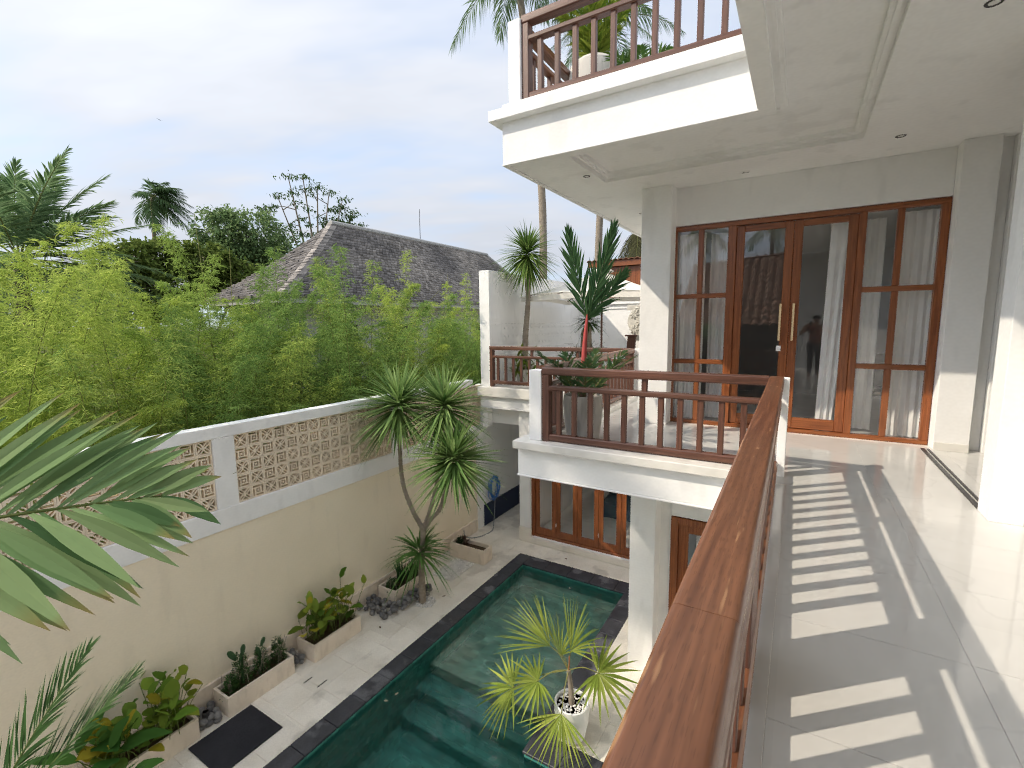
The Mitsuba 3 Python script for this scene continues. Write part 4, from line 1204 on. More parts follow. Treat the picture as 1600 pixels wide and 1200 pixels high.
t = thing('carved_stone', 'round cream carved stone screen beside the white column', 'carving')
disc = []
cz = np.array([-4.35, 15.2, 1.62])
outl = union_all([Point(0, 0).buffer(0.42), sbox(-0.28, -0.62, 0.42, 0.50), sbox(-0.44, 0.36, 0.42, 0.52)])
m = extrude(outl, 0.12)
m = move(m, cz, rx=math.pi / 2)
put(t, 'slab', ply(m, 'carved'))
for (px_, pz_) in ((-0.2, 0.22), (0.2, 0.22), (0.0, -0.02), (-0.2, -0.26), (0.2, -0.26), (0.2, -0.5), (-0.02, 0.42)):
    ps = []
    for k_ in range(8):
        a = k_ * math.pi / 4
        e = trimesh.creation.icosphere(2, 1.0)
        e.vertices = e.vertices * [0.078, 0.04, 0.026]
        ps.append(move(move(e, (0.085, 0, 0)), ry=a))
    ps.append(move(trimesh.creation.icosphere(2, 0.03), (0, 0, 0)))
    put(t, 'flower', ply(move(cat(*ps), cz + [px_, -0.125, pz_]), 'carved', True))
t = thing('carved_post', 'dark brown timber post before the carved stone', 'post')
pm = bx(-4.78, -4.52, 15.0, 15.12, 0.0, 1.14, 0.01)
pm.vertices[:, 0] += (pm.vertices[:, 2] - 0.5) * 0.06
put(t, 'shaft', ply(pm, 'railwood_z'))
put(t, 'cap', ply(bx(-4.82, -4.44, 14.97, 15.14, 1.142, 1.19, 0.008), 'railwood_x'))

t = thing('wooden_hut', 'orange brown timber hut with a clay tile roof edge behind the terrace wall', 'building')
for i in range(24):
    x = -8.05 + i * 0.25
    put(t, 'board', ply(bx(x, x + 0.246, 20.15 + 0.008 * (i % 2), 20.22, 0.5, 3.98, 0.006), 'doorwood_z'))
put(t, 'fascia_board', ply(bx(-8.15, -2.0, 19.95, 20.0, 3.98, 4.22, 0.008), 'doorwood_x'), label='pale orange fascia board under the tiles')
for i in range(26):
    x = -8.05 + i * 0.235
    arc = np.linspace(0, np.pi, 9)
    v = np.array([[x + 0.12 * math.cos(a), y, z + 0.075 * math.sin(a)] for y, z in ((19.86, 4.22), (22.5, 4.05)) for a in arc] + [[x + 0.10 * math.cos(a), y, z + 0.055 * math.sin(a)] for y, z in ((19.86, 4.22), (22.5, 4.05)) for a in arc])
    f = []
    for j in range(8):
        f += [(j, j + 1, 9 + j + 1, 9 + j), (18 + j + 1, 18 + j, 27 + j, 27 + j + 1), (j + 1, j, 18 + j, 18 + j + 1)]
    put(t, 'roof_tile_row', ply((v, np.array(f)), 'clay', 60))
put(t, 'wall', ply(cat(bx(-8.05, -2.0, 20.225, 23.5, -4, 3.97, 0)), 'white'))

# upper balcony plants
rng = np.random.default_rng(52)
t = thing('upper_potted_palm', 'grey rounded pot with yellow green palm on the upper balcony', 'plant')
put(t, 'pot', ply(lathe([(0, 0), (0.22, 0), (0.33, 0.2), (0.38, 0.45), (0.34, 0.68), (0.26, 0.74), (0.24, 0.72), (0.3, 0.6), (0, 0.6)], 40), 'potstone', 40), T4().translate([-2.72, 6.85, 4.451]).scale([1, 1, 1.13]))
for i in range(12):
    a = i * 0.55 + 0.2 * rng.random()
    add_palm_fronds(t, (-2.72, 6.85, 5.2), [dict(d=(0.45 * math.cos(a), 0.45 * math.sin(a), 1.0), L=1.1 + 0.5 * rng.random(), n=18, ll=0.45, lw=0.045, droop=0.35, k=dict(c0=(0.10, 0.17, 0.02), c1=(0.26, 0.31, 0.05)))], rng)
t = thing('upper_dark_palm', 'low dark green palm beside the grey pot on the upper balcony', 'plant')
for i in range(10):
    a = i * 0.63
    add_palm_fronds(t, (-2.15, 7.1, 4.9), [dict(d=(0.7 * math.cos(a), 0.7 * math.sin(a), 0.55), L=0.75, n=16, ll=0.36, lw=0.035, droop=0.3, k=dict(c0=(0.03, 0.08, 0.02), c1=(0.09, 0.15, 0.035)))], rng)
put(t, 'pot', ply(lathe([(0, 0), (0.2, 0), (0.26, 0.45), (0.23, 0.45), (0.22, 0.4), (0, 0.4)], 32), 'potstone', 40), T4().translate([-2.15, 7.1, 4.45]))
w('upper_floor', (-3.0, 4, 5.7, 16, 4.073, 4.45), (0.0, 4, -5, 5.698, 4.073, 4.45), c=0)

# ------------------------------------------------------------------ near palm at the left edge
rng = np.random.default_rng(61)
t = thing('near_palm', 'large broad leaved palm reaching in at the left edge, closest plant to the viewer', 'tree')
crown = np.array([-2.62, -0.05, 0.55])
stem_plant(t, [(((-2.5, -0.55, -4.05), (-2.46, -0.52, -2.0), (-2.37, -0.45, 0.92)), (0.07, 0.06, 0.04))])
def tapered(t):
    return np.clip(np.minimum(t / 0.5 + 0.18, 1.0) * np.minimum(1, (1 - t) / 0.42) ** 0.75, 0, 1)


NP = dict(tip=0.7, prof=tapered, fold=0.28, seg=8, leaf_droop=0.10, start=0.10, tipk=0.35)
NC0, NC1 = (0.10, 0.20, 0.085), (0.32, 0.44, 0.21)
add_palm_fronds(t, crown, [
    dict(base=(-2.36, -0.44, 0.97), d=(0.60, 0.80, 0.24), L=1.34, n=36, ll=0.53, lw=0.041, droop=0.13, k=dict(NP, ang=56, lift=0.10, c0=NC0, c1=NC1, roll=-0.93)),
    dict(base=(-2.36, -0.44, 0.92), d=(-0.35, -0.95, 0.9), L=1.5, n=20, ll=0.5, lw=0.07, droop=0.3, k=dict(NP, ang=58, c0=NC0, c1=NC1)),
    dict(base=(-2.36, -0.44, 0.92), d=(-0.9, -0.2, 0.9), L=1.5, n=20, ll=0.5, lw=0.07, droop=0.3, k=dict(NP, ang=58, c0=NC0, c1=NC1))], rng)
t = thing('feather_palm', 'fine feathered dark palm in the bottom left corner', 'tree')
crown = np.array([-2.93, 0.17, -0.78])
stem_plant(t, [(((-2.98, 0.12, -4.05), (-2.96, 0.14, -2.4), (-2.93, 0.17, -0.78)), (0.08, 0.06, 0.045))])
FPk = dict(ang=48, leaf_droop=0.12, lift=0.15, c0=(0.035, 0.08, 0.028), c1=(0.08, 0.15, 0.05))
add_palm_fronds(t, crown, [
    dict(d=(0.30, 0.74, 0.98), L=1.12, n=44, ll=0.30, lw=0.016, droop=0.14, k=dict(FPk)),
    dict(d=(-0.05, 0.62, 1.0), L=1.1, n=44, ll=0.30, lw=0.016, droop=0.14, k=dict(FPk)),
    dict(d=(0.55, 0.72, 0.66), L=0.85, n=38, ll=0.28, lw=0.016, droop=0.2, k=dict(FPk)),
    dict(d=(-0.6, -0.5, 0.9), L=1.1, n=34, ll=0.30, lw=0.016, droop=0.2, k=dict(FPk))], rng)

# ------------------------------------------------------------------ bamboo behind the garden wall
def bamboo(label, cx, cy, ztop, rad, n_culm, n_leaf, seed, c0, c1, lean=(0, 0)):
    r = np.random.default_rng(seed)
    t = thing('bamboo_clump', label, 'bamboo', 'bamboo clumps behind the garden wall')
    H = ztop + 4.05
    tubes, P, D = [], [], []
    per = n_leaf // n_culm
    for i in range(n_culm):
        b = np.array([cx + 0.35 * r.normal(), cy + 0.45 * r.normal(), -4.05])
        h = H * (0.60 + 0.46 * r.random())
        a = r.random() * 6.283
        dr_ = r.random()
        ln = np.array([math.cos(a), math.sin(a)]) * rad * (0.45 + 1.05 * dr_) + np.array(lean)
        s = np.linspace(0, 1, 12)
        pts = np.stack([b[0] + ln[0] * s ** 2.2, b[1] + ln[1] * s ** 2.2, b[2] + h * (s - (0.06 + 0.16 * dr_) * s ** 4)], 1)
        tubes.append(tube(pts, np.linspace(0.016, 0.0025, 12), 5, False))
        ns = per // 9
        ss = 0.22 + 0.78 * r.random(ns) ** 0.8
        base = np.stack([np.interp(ss, s, pts[:, k]) for k in range(3)], 1)
        az = r.random(ns) * 6.283
        tw = unit(np.stack([np.cos(az), np.sin(az), 0.35 + 0.5 * r.random(ns)], 1))
        tl = (0.35 + 0.95 * r.random(ns)) * np.clip(1.12 - ss, 0.15, 0.75) * 1.25
        u = 0.15 + 0.85 * r.random((ns, 9))
        q = base[:, None] + tw[:, None] * (tl[:, None] * u)[..., None]
        q[..., 2] -= 0.45 * tl[:, None] * u ** 2
        d = tw[:, None] * 0.8 + r.normal(size=(ns, 9, 3)) * 0.65 + [0, 0, -0.25]
        P.append(q.reshape(-1, 3)); D.append(d.reshape(-1, 3))
    P, D = np.vstack(P), np.vstack(D)
    n = len(P)
    ok = (P[:, 0] < -7.62) | ((P[:, 2] > 0.32) & (P[:, 0] < -7.35))
    # each spray keeps one tone, so light and dark clumps show
    tone = np.repeat(r.random(n // 9), 9)[:, None] * 0.6 + 0.4 * r.random((n, 1))
    col = (np.array(c0) * (1 - tone) + np.array(c1) * tone) * (1 + 0.12 * r.normal(size=(n, 1)))
    P, D, col = P[ok], D[ok], col[ok]
    n = len(P)
    lv = leaves4(P, D, 0.05 + 0.055 * r.random(n), 0.007 + 0.005 * r.random(n), 0.35, np.clip(col, 0.004, 0.75), r)
    put(t, 'foliage', leafply(lv))
    tb = cat(*tubes)
    put(t, 'culm', ply(tb, 'vsolid', True, np.tile((0.16, 0.18, 0.05), (len(tb.vertices), 1))), stuff=True)


BL0, BL1 = (0.32, 0.44, 0.09), (0.62, 0.71, 0.19)
BD0, BD1 = (0.13, 0.26, 0.07), (0.40, 0.53, 0.16)
BAM = [
    (-8.7, 0.9, 2.9, 1.0, BL0, BL1), (-9.6, 2.1, 3.5, 1.0, BL0, BL1), (-8.6, 2.6, 2.7, 1.0, BD0, BL1), (-9.9, 3.6, 3.5, 1.0, BL0, BL1),
    (-8.6, 4.2, 2.8, 1.0, BD0, BD1), (-10.6, 4.9, 4.3, 1.0, BL0, BD1), (-8.8, 5.6, 3.1, 0.95, BD0, BL1), (-10.2, 6.3, 3.5, 1.0, BD0, BD1),
    (-8.7, 7.1, 3.4, 1.0, BD0, BD1), (-9.6, 8.3, 3.7, 1.0, BD0, BL1), (-8.6, 8.9, 2.9, 0.95, BD0, BD1), (-9.4, 10.2, 3.6, 1.0, BL0, BL1),
    (-8.6, 10.9, 3.0, 0.95, BD0, BD1), (-9.0, 12.3, 3.3, 1.0, BD0, BD1), (-9.8, 13.8, 2.6, 0.95, BD0, BL1), (-11.4, 2.6, 4.3, 1.2, BL0, BL1), (-10.6, 8.0, 3.6, 1.1, BD0, BD1),
    (-11.5, 6.0, 3.1, 1.1, BD0, BL1), (-11.3, 7.3, 2.9, 1.0, BD0, BD1)]
ORD = ['first', 'second', 'third', 'fourth', 'fifth', 'sixth', 'seventh', 'eighth', 'ninth', 'tenth', 'eleventh', 'twelfth', 'thirteenth', 'fourteenth', 'fifteenth', 'sixteenth', 'seventeenth', 'eighteenth', 'nineteenth']
order = sorted(range(len(BAM)), key=lambda i: -math.atan2(-BAM[i][0], BAM[i][1]))
rank = {i: k for k, i in enumerate(order)}
for i, (x, y, z, rad, c0, c1) in enumerate(BAM):
    bamboo(f'feathery bamboo clump behind the garden wall, {ORD[rank[i]]} of the row from the left', x, y, z, rad * 1.25, 18, 56000, 100 + i, c0, c1)
# tall thin plumes in front of the roof
for lb, x, y, z, ln, sd in (('slender bamboo plume rising before the middle of the shingle roof', -9.8, 9.4, 4.3, (-0.1, 0.7), 201), ('slender bamboo plume before the right part of the shingle roof', -9.6, 12.0, 4.2, (0.1, 0.7), 202),
                            ('pale drooping bamboo plume before the left corner of the shingle roof', -9.6, 5.6, 3.4, (0.0, 0.5), 203)):
    bamboo(lb, x, y, z, 0.38, 6, 9000, sd, BL0, BL1, ln)
rng = np.random.default_rng(301)
t = thing('bare_bamboo', 'bare pale bamboo canes rising above the foliage at the roof corner', 'bamboo')
for (x, y, z, l) in ((-10.5, 5.3, 3.9, -0.15), (-10.3, 5.45, 3.2, 0.1), (-9.4, 7.2, 3.1, -0.1), (-10.4, 12.6, 3.3, 0.15)):
    put(t, 'culm', ply(tube(curve([(x, y, -4), (x + l * 0.3, y + l * 0.3, 0), (x + l, y + l, z)], 6), np.linspace(0.018, 0.004, 13), 5), 'vsolid', True, np.tile((0.22, 0.22, 0.08), (13 * 5 + 2, 1))))

# ------------------------------------------------------------------ neighbour house with shingle roof
hs = thing('shingle_house', 'neighbouring house with a weathered grey wooden shingle hip roof', 'house')
rng = np.random.default_rng(70)
XE, XR, XB, YE0, YR0, YR1, YE1, ZE, ZR = -13.0, -15.2, -17.2, 8.46, 12.17, 22.33, 26.6, 2.50, 5.40


def prof_z(u):
    """Roof height from eave (0) to ridge (1), flaring out at the eave."""
    return ZE + (ZR - ZE) * (0.80 * u + 0.20 * u ** 2.0)


def shingles(p_of, rows, width_of, seed):
    r = np.random.default_rng(seed)
    V, F, Cc = [], [], []
    for i in range(rows):
        u0, u1 = i / rows, min(1.0, (i + 1.75) / rows)
        n = max(2, int(width_of(u0) / 0.17))
        e = (np.arange(n + 1) + np.r_[0, 0.35 * (r.random(n - 1) - 0.5), 0]) / n
        e = e if i % 2 else np.clip(e - 0.5 / n * (np.arange(n + 1) > 0) * (np.arange(n + 1) < n), 0, 1)
        for j in range(n):
            a, b = e[j] + 0.0006, e[j + 1] - 0.0006
            d = 0.012 * r.random() / 1
            lo, hi = 0.065 + 0.05 * r.random(), 0.004
            uu = u0 - (0.10 + 0.18 * r.random() + 0.6 * r.random() * (r.random() < 0.15)) / rows
            q = [p_of(a, max(uu, -0.02)), p_of(b, max(uu, -0.02)), p_of(b, u1), p_of(a, u1)]
            o = len(V)
            for p, h in zip(q, (lo, lo, hi, hi)):
                V.append(p + [0, 0, h])
            for p in q[:2]:
                V.append(p + [0, 0, -0.01])
            F += [(o, o + 1, o + 2), (o, o + 2, o + 3), (o + 4, o + 5, o + 1), (o + 4, o + 1, o), (o + 4, o, o + 3), (o + 1, o + 5, o + 2)]
            g = 0.55 + 0.65 * r.random()
            w_ = smooth_patch(q[0])
            base = np.array([0.15, 0.14, 0.135]) * (1 - w_) + np.array([0.29, 0.265, 0.24]) * w_
            Cc.append(np.tile(base * g, (6, 1)))
    return np.array(V), np.array(F), np.vstack(Cc)


def smooth_patch(p):
    return float(np.clip(3 * (meshkit.fbm(np.asarray(p)[None] * 0.45, 3, 5)[0] - 0.35), 0, 1))


def p_front(s, u):
    y0, y1 = YE0 + (YR0 - YE0) * u, YE1 + (YR1 - YE1) * u
    return np.array([XE + (XR - XE) * u, y0 + (y1 - y0) * s, prof_z(u)])


def p_side(s, u):
    x0, x1 = XB + (XR - XB) * u, XE + (XR - XE) * u
    return np.array([x0 + (x1 - x0) * s, YE0 + (YR0 - YE0) * u, prof_z(u)])


roof_k = []
for nm, fn, wd, sd in (('front', p_front, lambda u: (YE1 - YE0) + ((YR1 - YR0) - (YE1 - YE0)) * u, 1), ('side', p_side, lambda u: (XE - XB) * (1 - u), 2)):
    sh = shingles(fn, 27, wd, sd)
    put(hs, 'roof_shingles', leafply(sh, 'vsolid'), stuff=True)
# roof deck under the shingles, hips and ridge
uu = np.linspace(0, 1, 10)
V, F = [], []
for fn in (p_front, p_side):
    for u in uu:
        for s in (0.0, 1.0):
            V.append(fn(s, u) + [0, 0, -0.03])
n0 = 0
for q in range(2):
    for i in range(9):
        o = q * 20 + i * 2
        F += [(o, o + 1, o + 3), (o, o + 3, o + 2)]
put(hs, 'roof_deck', ply((np.array(V), np.array(F)), 'grey'))
hip = []
for i in range(40):
    u = i / 40
    p = p_front(0, u) + [0, 0, 0.05]; q = p_front(0, min(1, u + 0.045)) + [0, 0, 0.045]
    d = unit(q - p)
    for sg, nrm in ((1, np.array([0.0, 1.0, 0])), (-1, np.array([-1.0, 0, 0]))):
        a = [p, q, q + nrm * 0.25 + [0, 0, 0.02], p + nrm * 0.28 + [0, 0, 0.02]]
        slope = p_front(0.02, u)
        hip.append(a)
V = np.array(hip).reshape(-1, 3)
V[:, 2] += 0.02
F = np.arange(len(V)).reshape(-1, 4)
hc = np.repeat(tint(rng, len(F), (0.17, 0.155, 0.145), (0.32, 0.295, 0.27), 0.15), 4, axis=0)
put(hs, 'hip_cap', leafply((V, np.vstack([F[:, [0, 1, 2]], F[:, [0, 2, 3]]]), hc), 'vsolid'))
put(hs, 'ridge_cap', ply(tube(np.array([[XR, YR0 - 0.1, ZR + 0.02], [XR, YR1 + 0.1, ZR + 0.02]]), 0.10, 8), 'grey'))
hip2 = tube(np.array([[XR, YR1, ZR], p_front(1.0, 0.5), [XE, YE1, ZE]]), 0.09, 6)
put(hs, 'rear_hip', ply(hip2, 'grey'))
put(hs, 'eave_board', ply(cat(bx(XE - 0.1, XE - 0.04, YE0 + 0.05, YE1, ZE - 0.20, ZE - 0.03, 0.005), bx(XB, XE - 0.11, YE0 + 0.05, YE0 + 0.11, ZE - 0.20, ZE - 0.03, 0.005)), 'grey'))
put(hs, 'wall', ply(cat(bx(XB + 0.9, XE - 0.9, YE0 + 0.9, YE1 - 0.9, -4.05, ZE - 0.05, 0)), 'greywall'))
put(hs, 'soffit', ply(bx(XB, XE - 0.11, YE0 + 0.12, YE1, ZE - 0.10, ZE - 0.06, 0), 'white'))
for i in range(5):
    y = 10.6 + i * 2.9
    wf = put(hs, 'window', ply(cat(bx(XE - 0.9, XE - 0.86, y, y + 0.07, -0.4, 1.7, 0), bx(XE - 0.9, XE - 0.86, y + 1.33, y + 1.4, -0.4, 1.7, 0), bx(XE - 0.9, XE - 0.86, y + 0.071, y + 1.329, 1.63, 1.7, 0), bx(XE - 0.9, XE - 0.86, y + 0.071, y + 1.329, -0.4, -0.33, 0)), 'grey'))
    put(wf, 'glass', ply(bx(XE - 0.897, XE - 0.885, y + 0.072, y + 1.328, -0.329, 1.629, 0), 'black'))
put(hs, 'antenna', ply(tube(np.array([[XR, 16.98, ZR], [XR, 16.99, 6.85]]), 0.014, 6), 'darkmetal'))

# ------------------------------------------------------------------ trees and palms beyond
def coconut(label, crown, foot, n, L, seed, c0, c1, wind=(0, 0, 0), ll=0.75, lw=0.045, el=(-0.5, 1.15), tr=(0.16, 0.12), nl=46, ld=0.5, bend=(0, 0), dr=(0.42, 0.62), name='coconut_palm', group='coconut palms beyond the villa'):
    r = np.random.default_rng(seed)
    t = thing(name, label, 'palm tree', group)
    crown, foot = np.array(crown, float), np.array(foot, float)
    mid = (crown + foot) / 2 + [bend[0], bend[1], 0]
    p = curve([foot, mid, crown - [0, 0, 0.1]], 12)
    put(t, 'trunk', ply(tube(p, np.linspace(tr[0], tr[1], len(p)) * (1 + 0.03 * np.sin(np.arange(len(p)) * 2.4)), 10), 'bark', 50))
    for i in range(n):
        a = 2.39996 * i + 0.4 * r.random()
        e = el[0] + (el[1] - el[0]) * (1 - (i + 0.5) / n)
        d = np.array([math.cos(a) * math.cos(e), math.sin(a) * math.cos(e), math.sin(e)]) + np.asarray(wind)
        lf, ra = frond(crown, d, L * (0.8 + 0.3 * r.random()), nl, ll, lw, dr[0] + (dr[1] - dr[0]) * r.random(), r, ang=62, leaf_droop=ld, lift=0.05, c0=c0, c1=c1, start=0.15, seg=3, wind=np.asarray(wind) * 0.35)
        fk = put(t, 'frond', leafply(lf))
        put(fk, 'rachis', ply(ra, 'vsolid', True, np.tile((0.16, 0.17, 0.06), (len(ra.vertices), 1))))
    return t


K0, K1 = (0.11, 0.19, 0.085), (0.24, 0.34, 0.17)
coconut('large coconut palm with wind blown fronds at the far left', (-15.3, 3.6, 3.2), (-15.6, 3.3, -4.1), 30, 2.8, 1, K0, K1, wind=(0.05, 0.22, 0.0), ll=0.75, lw=0.06, ld=0.18, el=(-0.7, 1.5), dr=(0.08, 0.38))
coconut('small distant wind bent palm standing alone above the bamboo', (-54.2, 22.6, 14.2), (-55.5, 22.1, -4), 30, 3.0, 2, K0, (0.10, 0.16, 0.07), wind=(0.15, 0.55, 0.05), ll=1.1, lw=0.10, tr=(0.22, 0.16), nl=30, ld=0.5, el=(-1.0, 1.4))
coconut('tall coconut palm whose crown hangs behind the upper balcony corner', (-13.5, 23.0, 20.4), (-11.7, 22.0, -4), 18, 3.7, 3, K0, K1, wind=(-0.12, 0.05, 0.0), ll=1.1, lw=0.06, tr=(0.22, 0.17), bend=(0.75, 0.2), ld=0.75)
coconut('tall coconut palm behind the hut, its crown above the balcony soffit', (-9.6, 26.0, 17.5), (-10.3, 26.0, -4), 16, 3.8, 4, K0, K1, ll=1.0, lw=0.06, tr=(0.22, 0.17))
coconut('palm with hanging dead fronds behind the hut roof beside the column', (-8.9, 30.0, 7.4), (-9.1, 30.0, -4), 14, 2.6, 5, (0.08, 0.085, 0.05), (0.12, 0.12, 0.06), ll=0.7, lw=0.05, el=(-1.35, -0.5), tr=(0.28, 0.24))


def broad_tree(label, foot, blobs, n_leaf, seed, c0, c1, leaf_s=0.22, r_trunk=0.25, fork=0.35, name='leafy_tree', squash=0.75, limbs=True):
    r = np.random.default_rng(seed)
    t = thing(name, label, 'tree', 'trees beyond the bamboo')
    foot = np.array(foot, float)
    blobs = np.array(blobs, float)
    top = blobs[:, :3].mean(0)
    fk = foot + (top - foot) * fork
    put(t, 'trunk', ply(tube(curve([foot, (foot + fk) / 2 + r.normal(size=3) * [0.2, 0.2, 0], fk], 6), np.linspace(r_trunk, r_trunk * 0.7, 13), 9), 'bark', 50))
    P, N_ = [], []
    vol = blobs[:, 3] ** 2
    lm = []
    for b, v in zip(blobs, vol):
        lm.append(tube(curve([fk, (fk + b[:3]) / 2 + r.normal(size=3) * 0.15 * b[3], b[:3] + [0, 0, 0.1 * b[3]]], 5), np.linspace(r_trunk * 0.45, 0.03, 11), 6, False))
        n = int(n_leaf * v / vol.sum())
        # leaf clusters near the surface of each mass, uneven
        nc = max(6, int(n / 45))
        dc = unit(r.normal(size=(nc, 3)))
        rc = b[3] * (0.55 + 0.5 * r.random(nc) ** 0.6)
        cc = b[:3] + dc * rc[:, None] * [1, 1, squash]
        for c_ in cc[::3]:
            lm.append(tube(np.array([b[:3], (b[:3] + c_) / 2 + 0.1 * r.normal(size=3), c_]), [0.035, 0.022, 0.008], 4, False))
        i = r.integers(0, nc, n)
        P.append(cc[i] + r.normal(size=(n, 3)) * b[3] * [0.13, 0.13, 0.09])
        N_.append(dc[i] + 0.9 * r.normal(size=(n, 3)))
    P, N_ = np.vstack(P), np.vstack(N_)
    n = len(P)
    lv = leaves4(P, N_, leaf_s * (0.7 + 0.6 * r.random(n)), leaf_s * 0.5 * np.ones(n), 0.3, tint(r, n, c0, c1, 0.2), r)
    put(t, 'crown', leafply(lv))
    put(t, 'branches', ply(cat(*lm), 'bark', True))


T0, T1 = (0.11, 0.19, 0.08), (0.26, 0.35, 0.15)
broad_tree('large dark green broadleaf tree beyond the bamboo left of the shingle roof', (-30, 17.5, -4),
           [(-30.5, 16.2, 7.4, 1.5), (-29.8, 17.4, 7.4, 1.9), (-29.2, 19.0, 6.2, 1.8), (-30.3, 16.6, 5.6, 1.9), (-30, 19.9, 5.0, 1.7), (-31, 17.6, 4.2, 2.2), (-31.0, 20.8, 3.8, 1.5)], 26000, 1, T0, T1, 0.25)
broad_tree('light green bushy tree between the distant palm and the dark tree', (-24, 9.8, -4),
           [(-24, 8.8, 4.3, 1.1), (-24.5, 10.3, 4.7, 1.1), (-24, 11.8, 4.5, 1.2), (-23.6, 7.4, 3.2, 1.1), (-24, 10.0, 3.2, 1.6), (-23.5, 13.0, 3.7, 1.2)], 17000, 2, (0.09, 0.14, 0.03), (0.18, 0.23, 0.06), 0.24)
broad_tree('low dark tree at the left behind the large palm', (-22, 3.6, -4), [(-22, 2.8, 2.4, 1.7), (-22.5, 4.9, 2.6, 1.6), (-22, 6.6, 2.0, 1.5)], 9000, 6, T0, T1, 0.24)
# sparse tree with bare limbs
r = np.random.default_rng(91)
t = thing('sparse_tree', 'sparse open branched tree with few leaves behind the roof ridge', 'tree', 'trees beyond the bamboo')
ft, P = np.array([-35.5, 26.2, -4.0]), []
lim = [tube(curve([ft, ft + [0.1, 0.2, 5.5], ft + [0.0, 0.3, 9.3]], 6), np.linspace(0.32, 0.2, 13), 8)]
tops = [(-35.9, 23.6, 13.2), (-35.8, 24.6, 14.9), (-35.6, 25.8, 15.1), (-35.4, 27.0, 14.6), (-35.2, 28.0, 14.3), (-35.0, 29.2, 13.9), (-35.0, 30.3, 13.0), (-35.0, 30.9, 12.0), (-36.0, 22.6, 12.0), (-35.4, 28.6, 12.2), (-35.3, 29.6, 11.3)]
for e in tops:
    s0_ = ft + [0.0, 0.25, 7.5 + 2.0 * r.random()]
    e = np.array(e) - [0, 0, 1.3]
    mid = (s0_ + e) / 2 + [0, 0.15 * r.normal(), -0.3]
    cv = curve([s0_, mid, e], 8)
    lim.append(tube(cv, np.linspace(0.13, 0.035, len(cv)), 6, False))
    for k_ in range(5):
        q = cv[int(len(cv) * (0.4 + 0.11 * k_))]
        g = q + r.normal(size=3) * [0.4, 0.75, 0.35] + [0, 0, 0.55]
        lim.append(tube(np.array([q, (q + g) / 2 + 0.08 * r.normal(size=3), g]), [0.045, 0.03, 0.014], 5, False))
        dens = 40 + (70 if g[1] > 28 else 0)
        P.append(g + r.normal(size=(dens, 3)) * [0.26, 0.30, 0.10])
    P.append(e + r.normal(size=(60, 3)) * [0.3, 0.36, 0.12])
P = np.vstack(P)
put(t, 'branches', ply(cat(*lim), 'bark', True))
put(t, 'crown', leafply(leaves4(P, r.normal(size=P.shape) + [0, 0.8, -0.3], 0.24 * (0.7 + 0.6 * r.random(len(P))), np.full(len(P), 0.12), 0.3, tint(r, len(P), T0, (0.07, 0.11, 0.04)), r)))
k = put(None, 'bird', ply(cat(trimesh.Trimesh(np.array([[0, -0.35, 0.12], [0.08, 0, 0], [-0.06, 0, 0.02], [0, 0.35, 0.14], [0.0, 0.0, -0.05]]) + [-52.0, 22.96, 20.79], [[0, 1, 2], [3, 2, 1], [1, 4, 2]], process=False)), 'darkmetal'))
tag(k, 'tiny dark bird flying in the sky at the left', 'bird')

# ------------------------------------------------------------------ what the door glass mirrors: house and palms behind the viewer
oh = thing('tiled_house', 'dark walled house with a brown clay tile roof, mirrored in the door glass', 'house')
yy, xx = np.meshgrid(np.linspace(0, 1, 73), np.linspace(0, 1, 241), indexing='ij')
RX0, RX1, RY0, RY1 = -6.2, 2.0, -10.5, -15.5
X = RX0 + (RX1 - RX0) * xx
Yg = RY0 + (RY1 - RY0) * yy + (X - RX0) * 0.55 - 2.6
Zg = 1.25 + 3.9 * yy + 0.12 * np.abs(np.sin(X * math.pi / 0.42)) + 0.09 * (1 - (yy * 12) % 1.0)
g = np.arange(73 * 241).reshape(73, 241)
f = np.stack([g[:-1, :-1], g[:-1, 1:], g[1:, 1:], g[1:, :-1]], -1).reshape(-1, 4)
put(oh, 'roof_tiles', ply((np.stack([X, Yg, Zg], -1).reshape(-1, 3), f), 'clay'), stuff=True)
put(oh, 'wall', ply((np.array([[RX0 + 0.6, RY0 - 2.4, z] for z in (-4.05, 1.5)] + [[RX1 - 0.2, RY0 + 1.6, z] for z in (-4.05, 1.5)]), np.array([[0, 1, 3, 2]])), 'black'))
put(oh, 'ridge', ply(tube(np.array([[RX0, RY1 - 2.6, 5.2], [RX1, RY1 + 1.91, 5.2]]), 0.12, 10), 'clay', True))
for lb, c, ft in (('palm standing behind the tiled house, mirrored in the left door leaf', (-2.0, -24.0, 8.6), (-2.1, -24, -4)), ('palm at the side of the tiled house, mirrored in the side window', (-6.2, -22.0, 8.0), (-6.4, -22, -4)), ('second palm behind the tiled house', (0.3, -23.0, 8.2), (0.4, -23, -4))):
    coconut(lb, c, ft, 16, 2.6, 30 + len(lb), K0, K1, ll=0.7, lw=0.06, nl=30, name='mirrored_palm', group='palms behind the tiled house')
# tall palm left of the viewer whose crown dapples the balcony
coconut('tall palm left of the viewer that dapples the white balcony edge', (-18.9, -9.3, 17.8), (-19.0, -9.0, -4), 10, 2.1, 44, K0, K1, ll=0.8, lw=0.05, name='shade_palm', group=None)

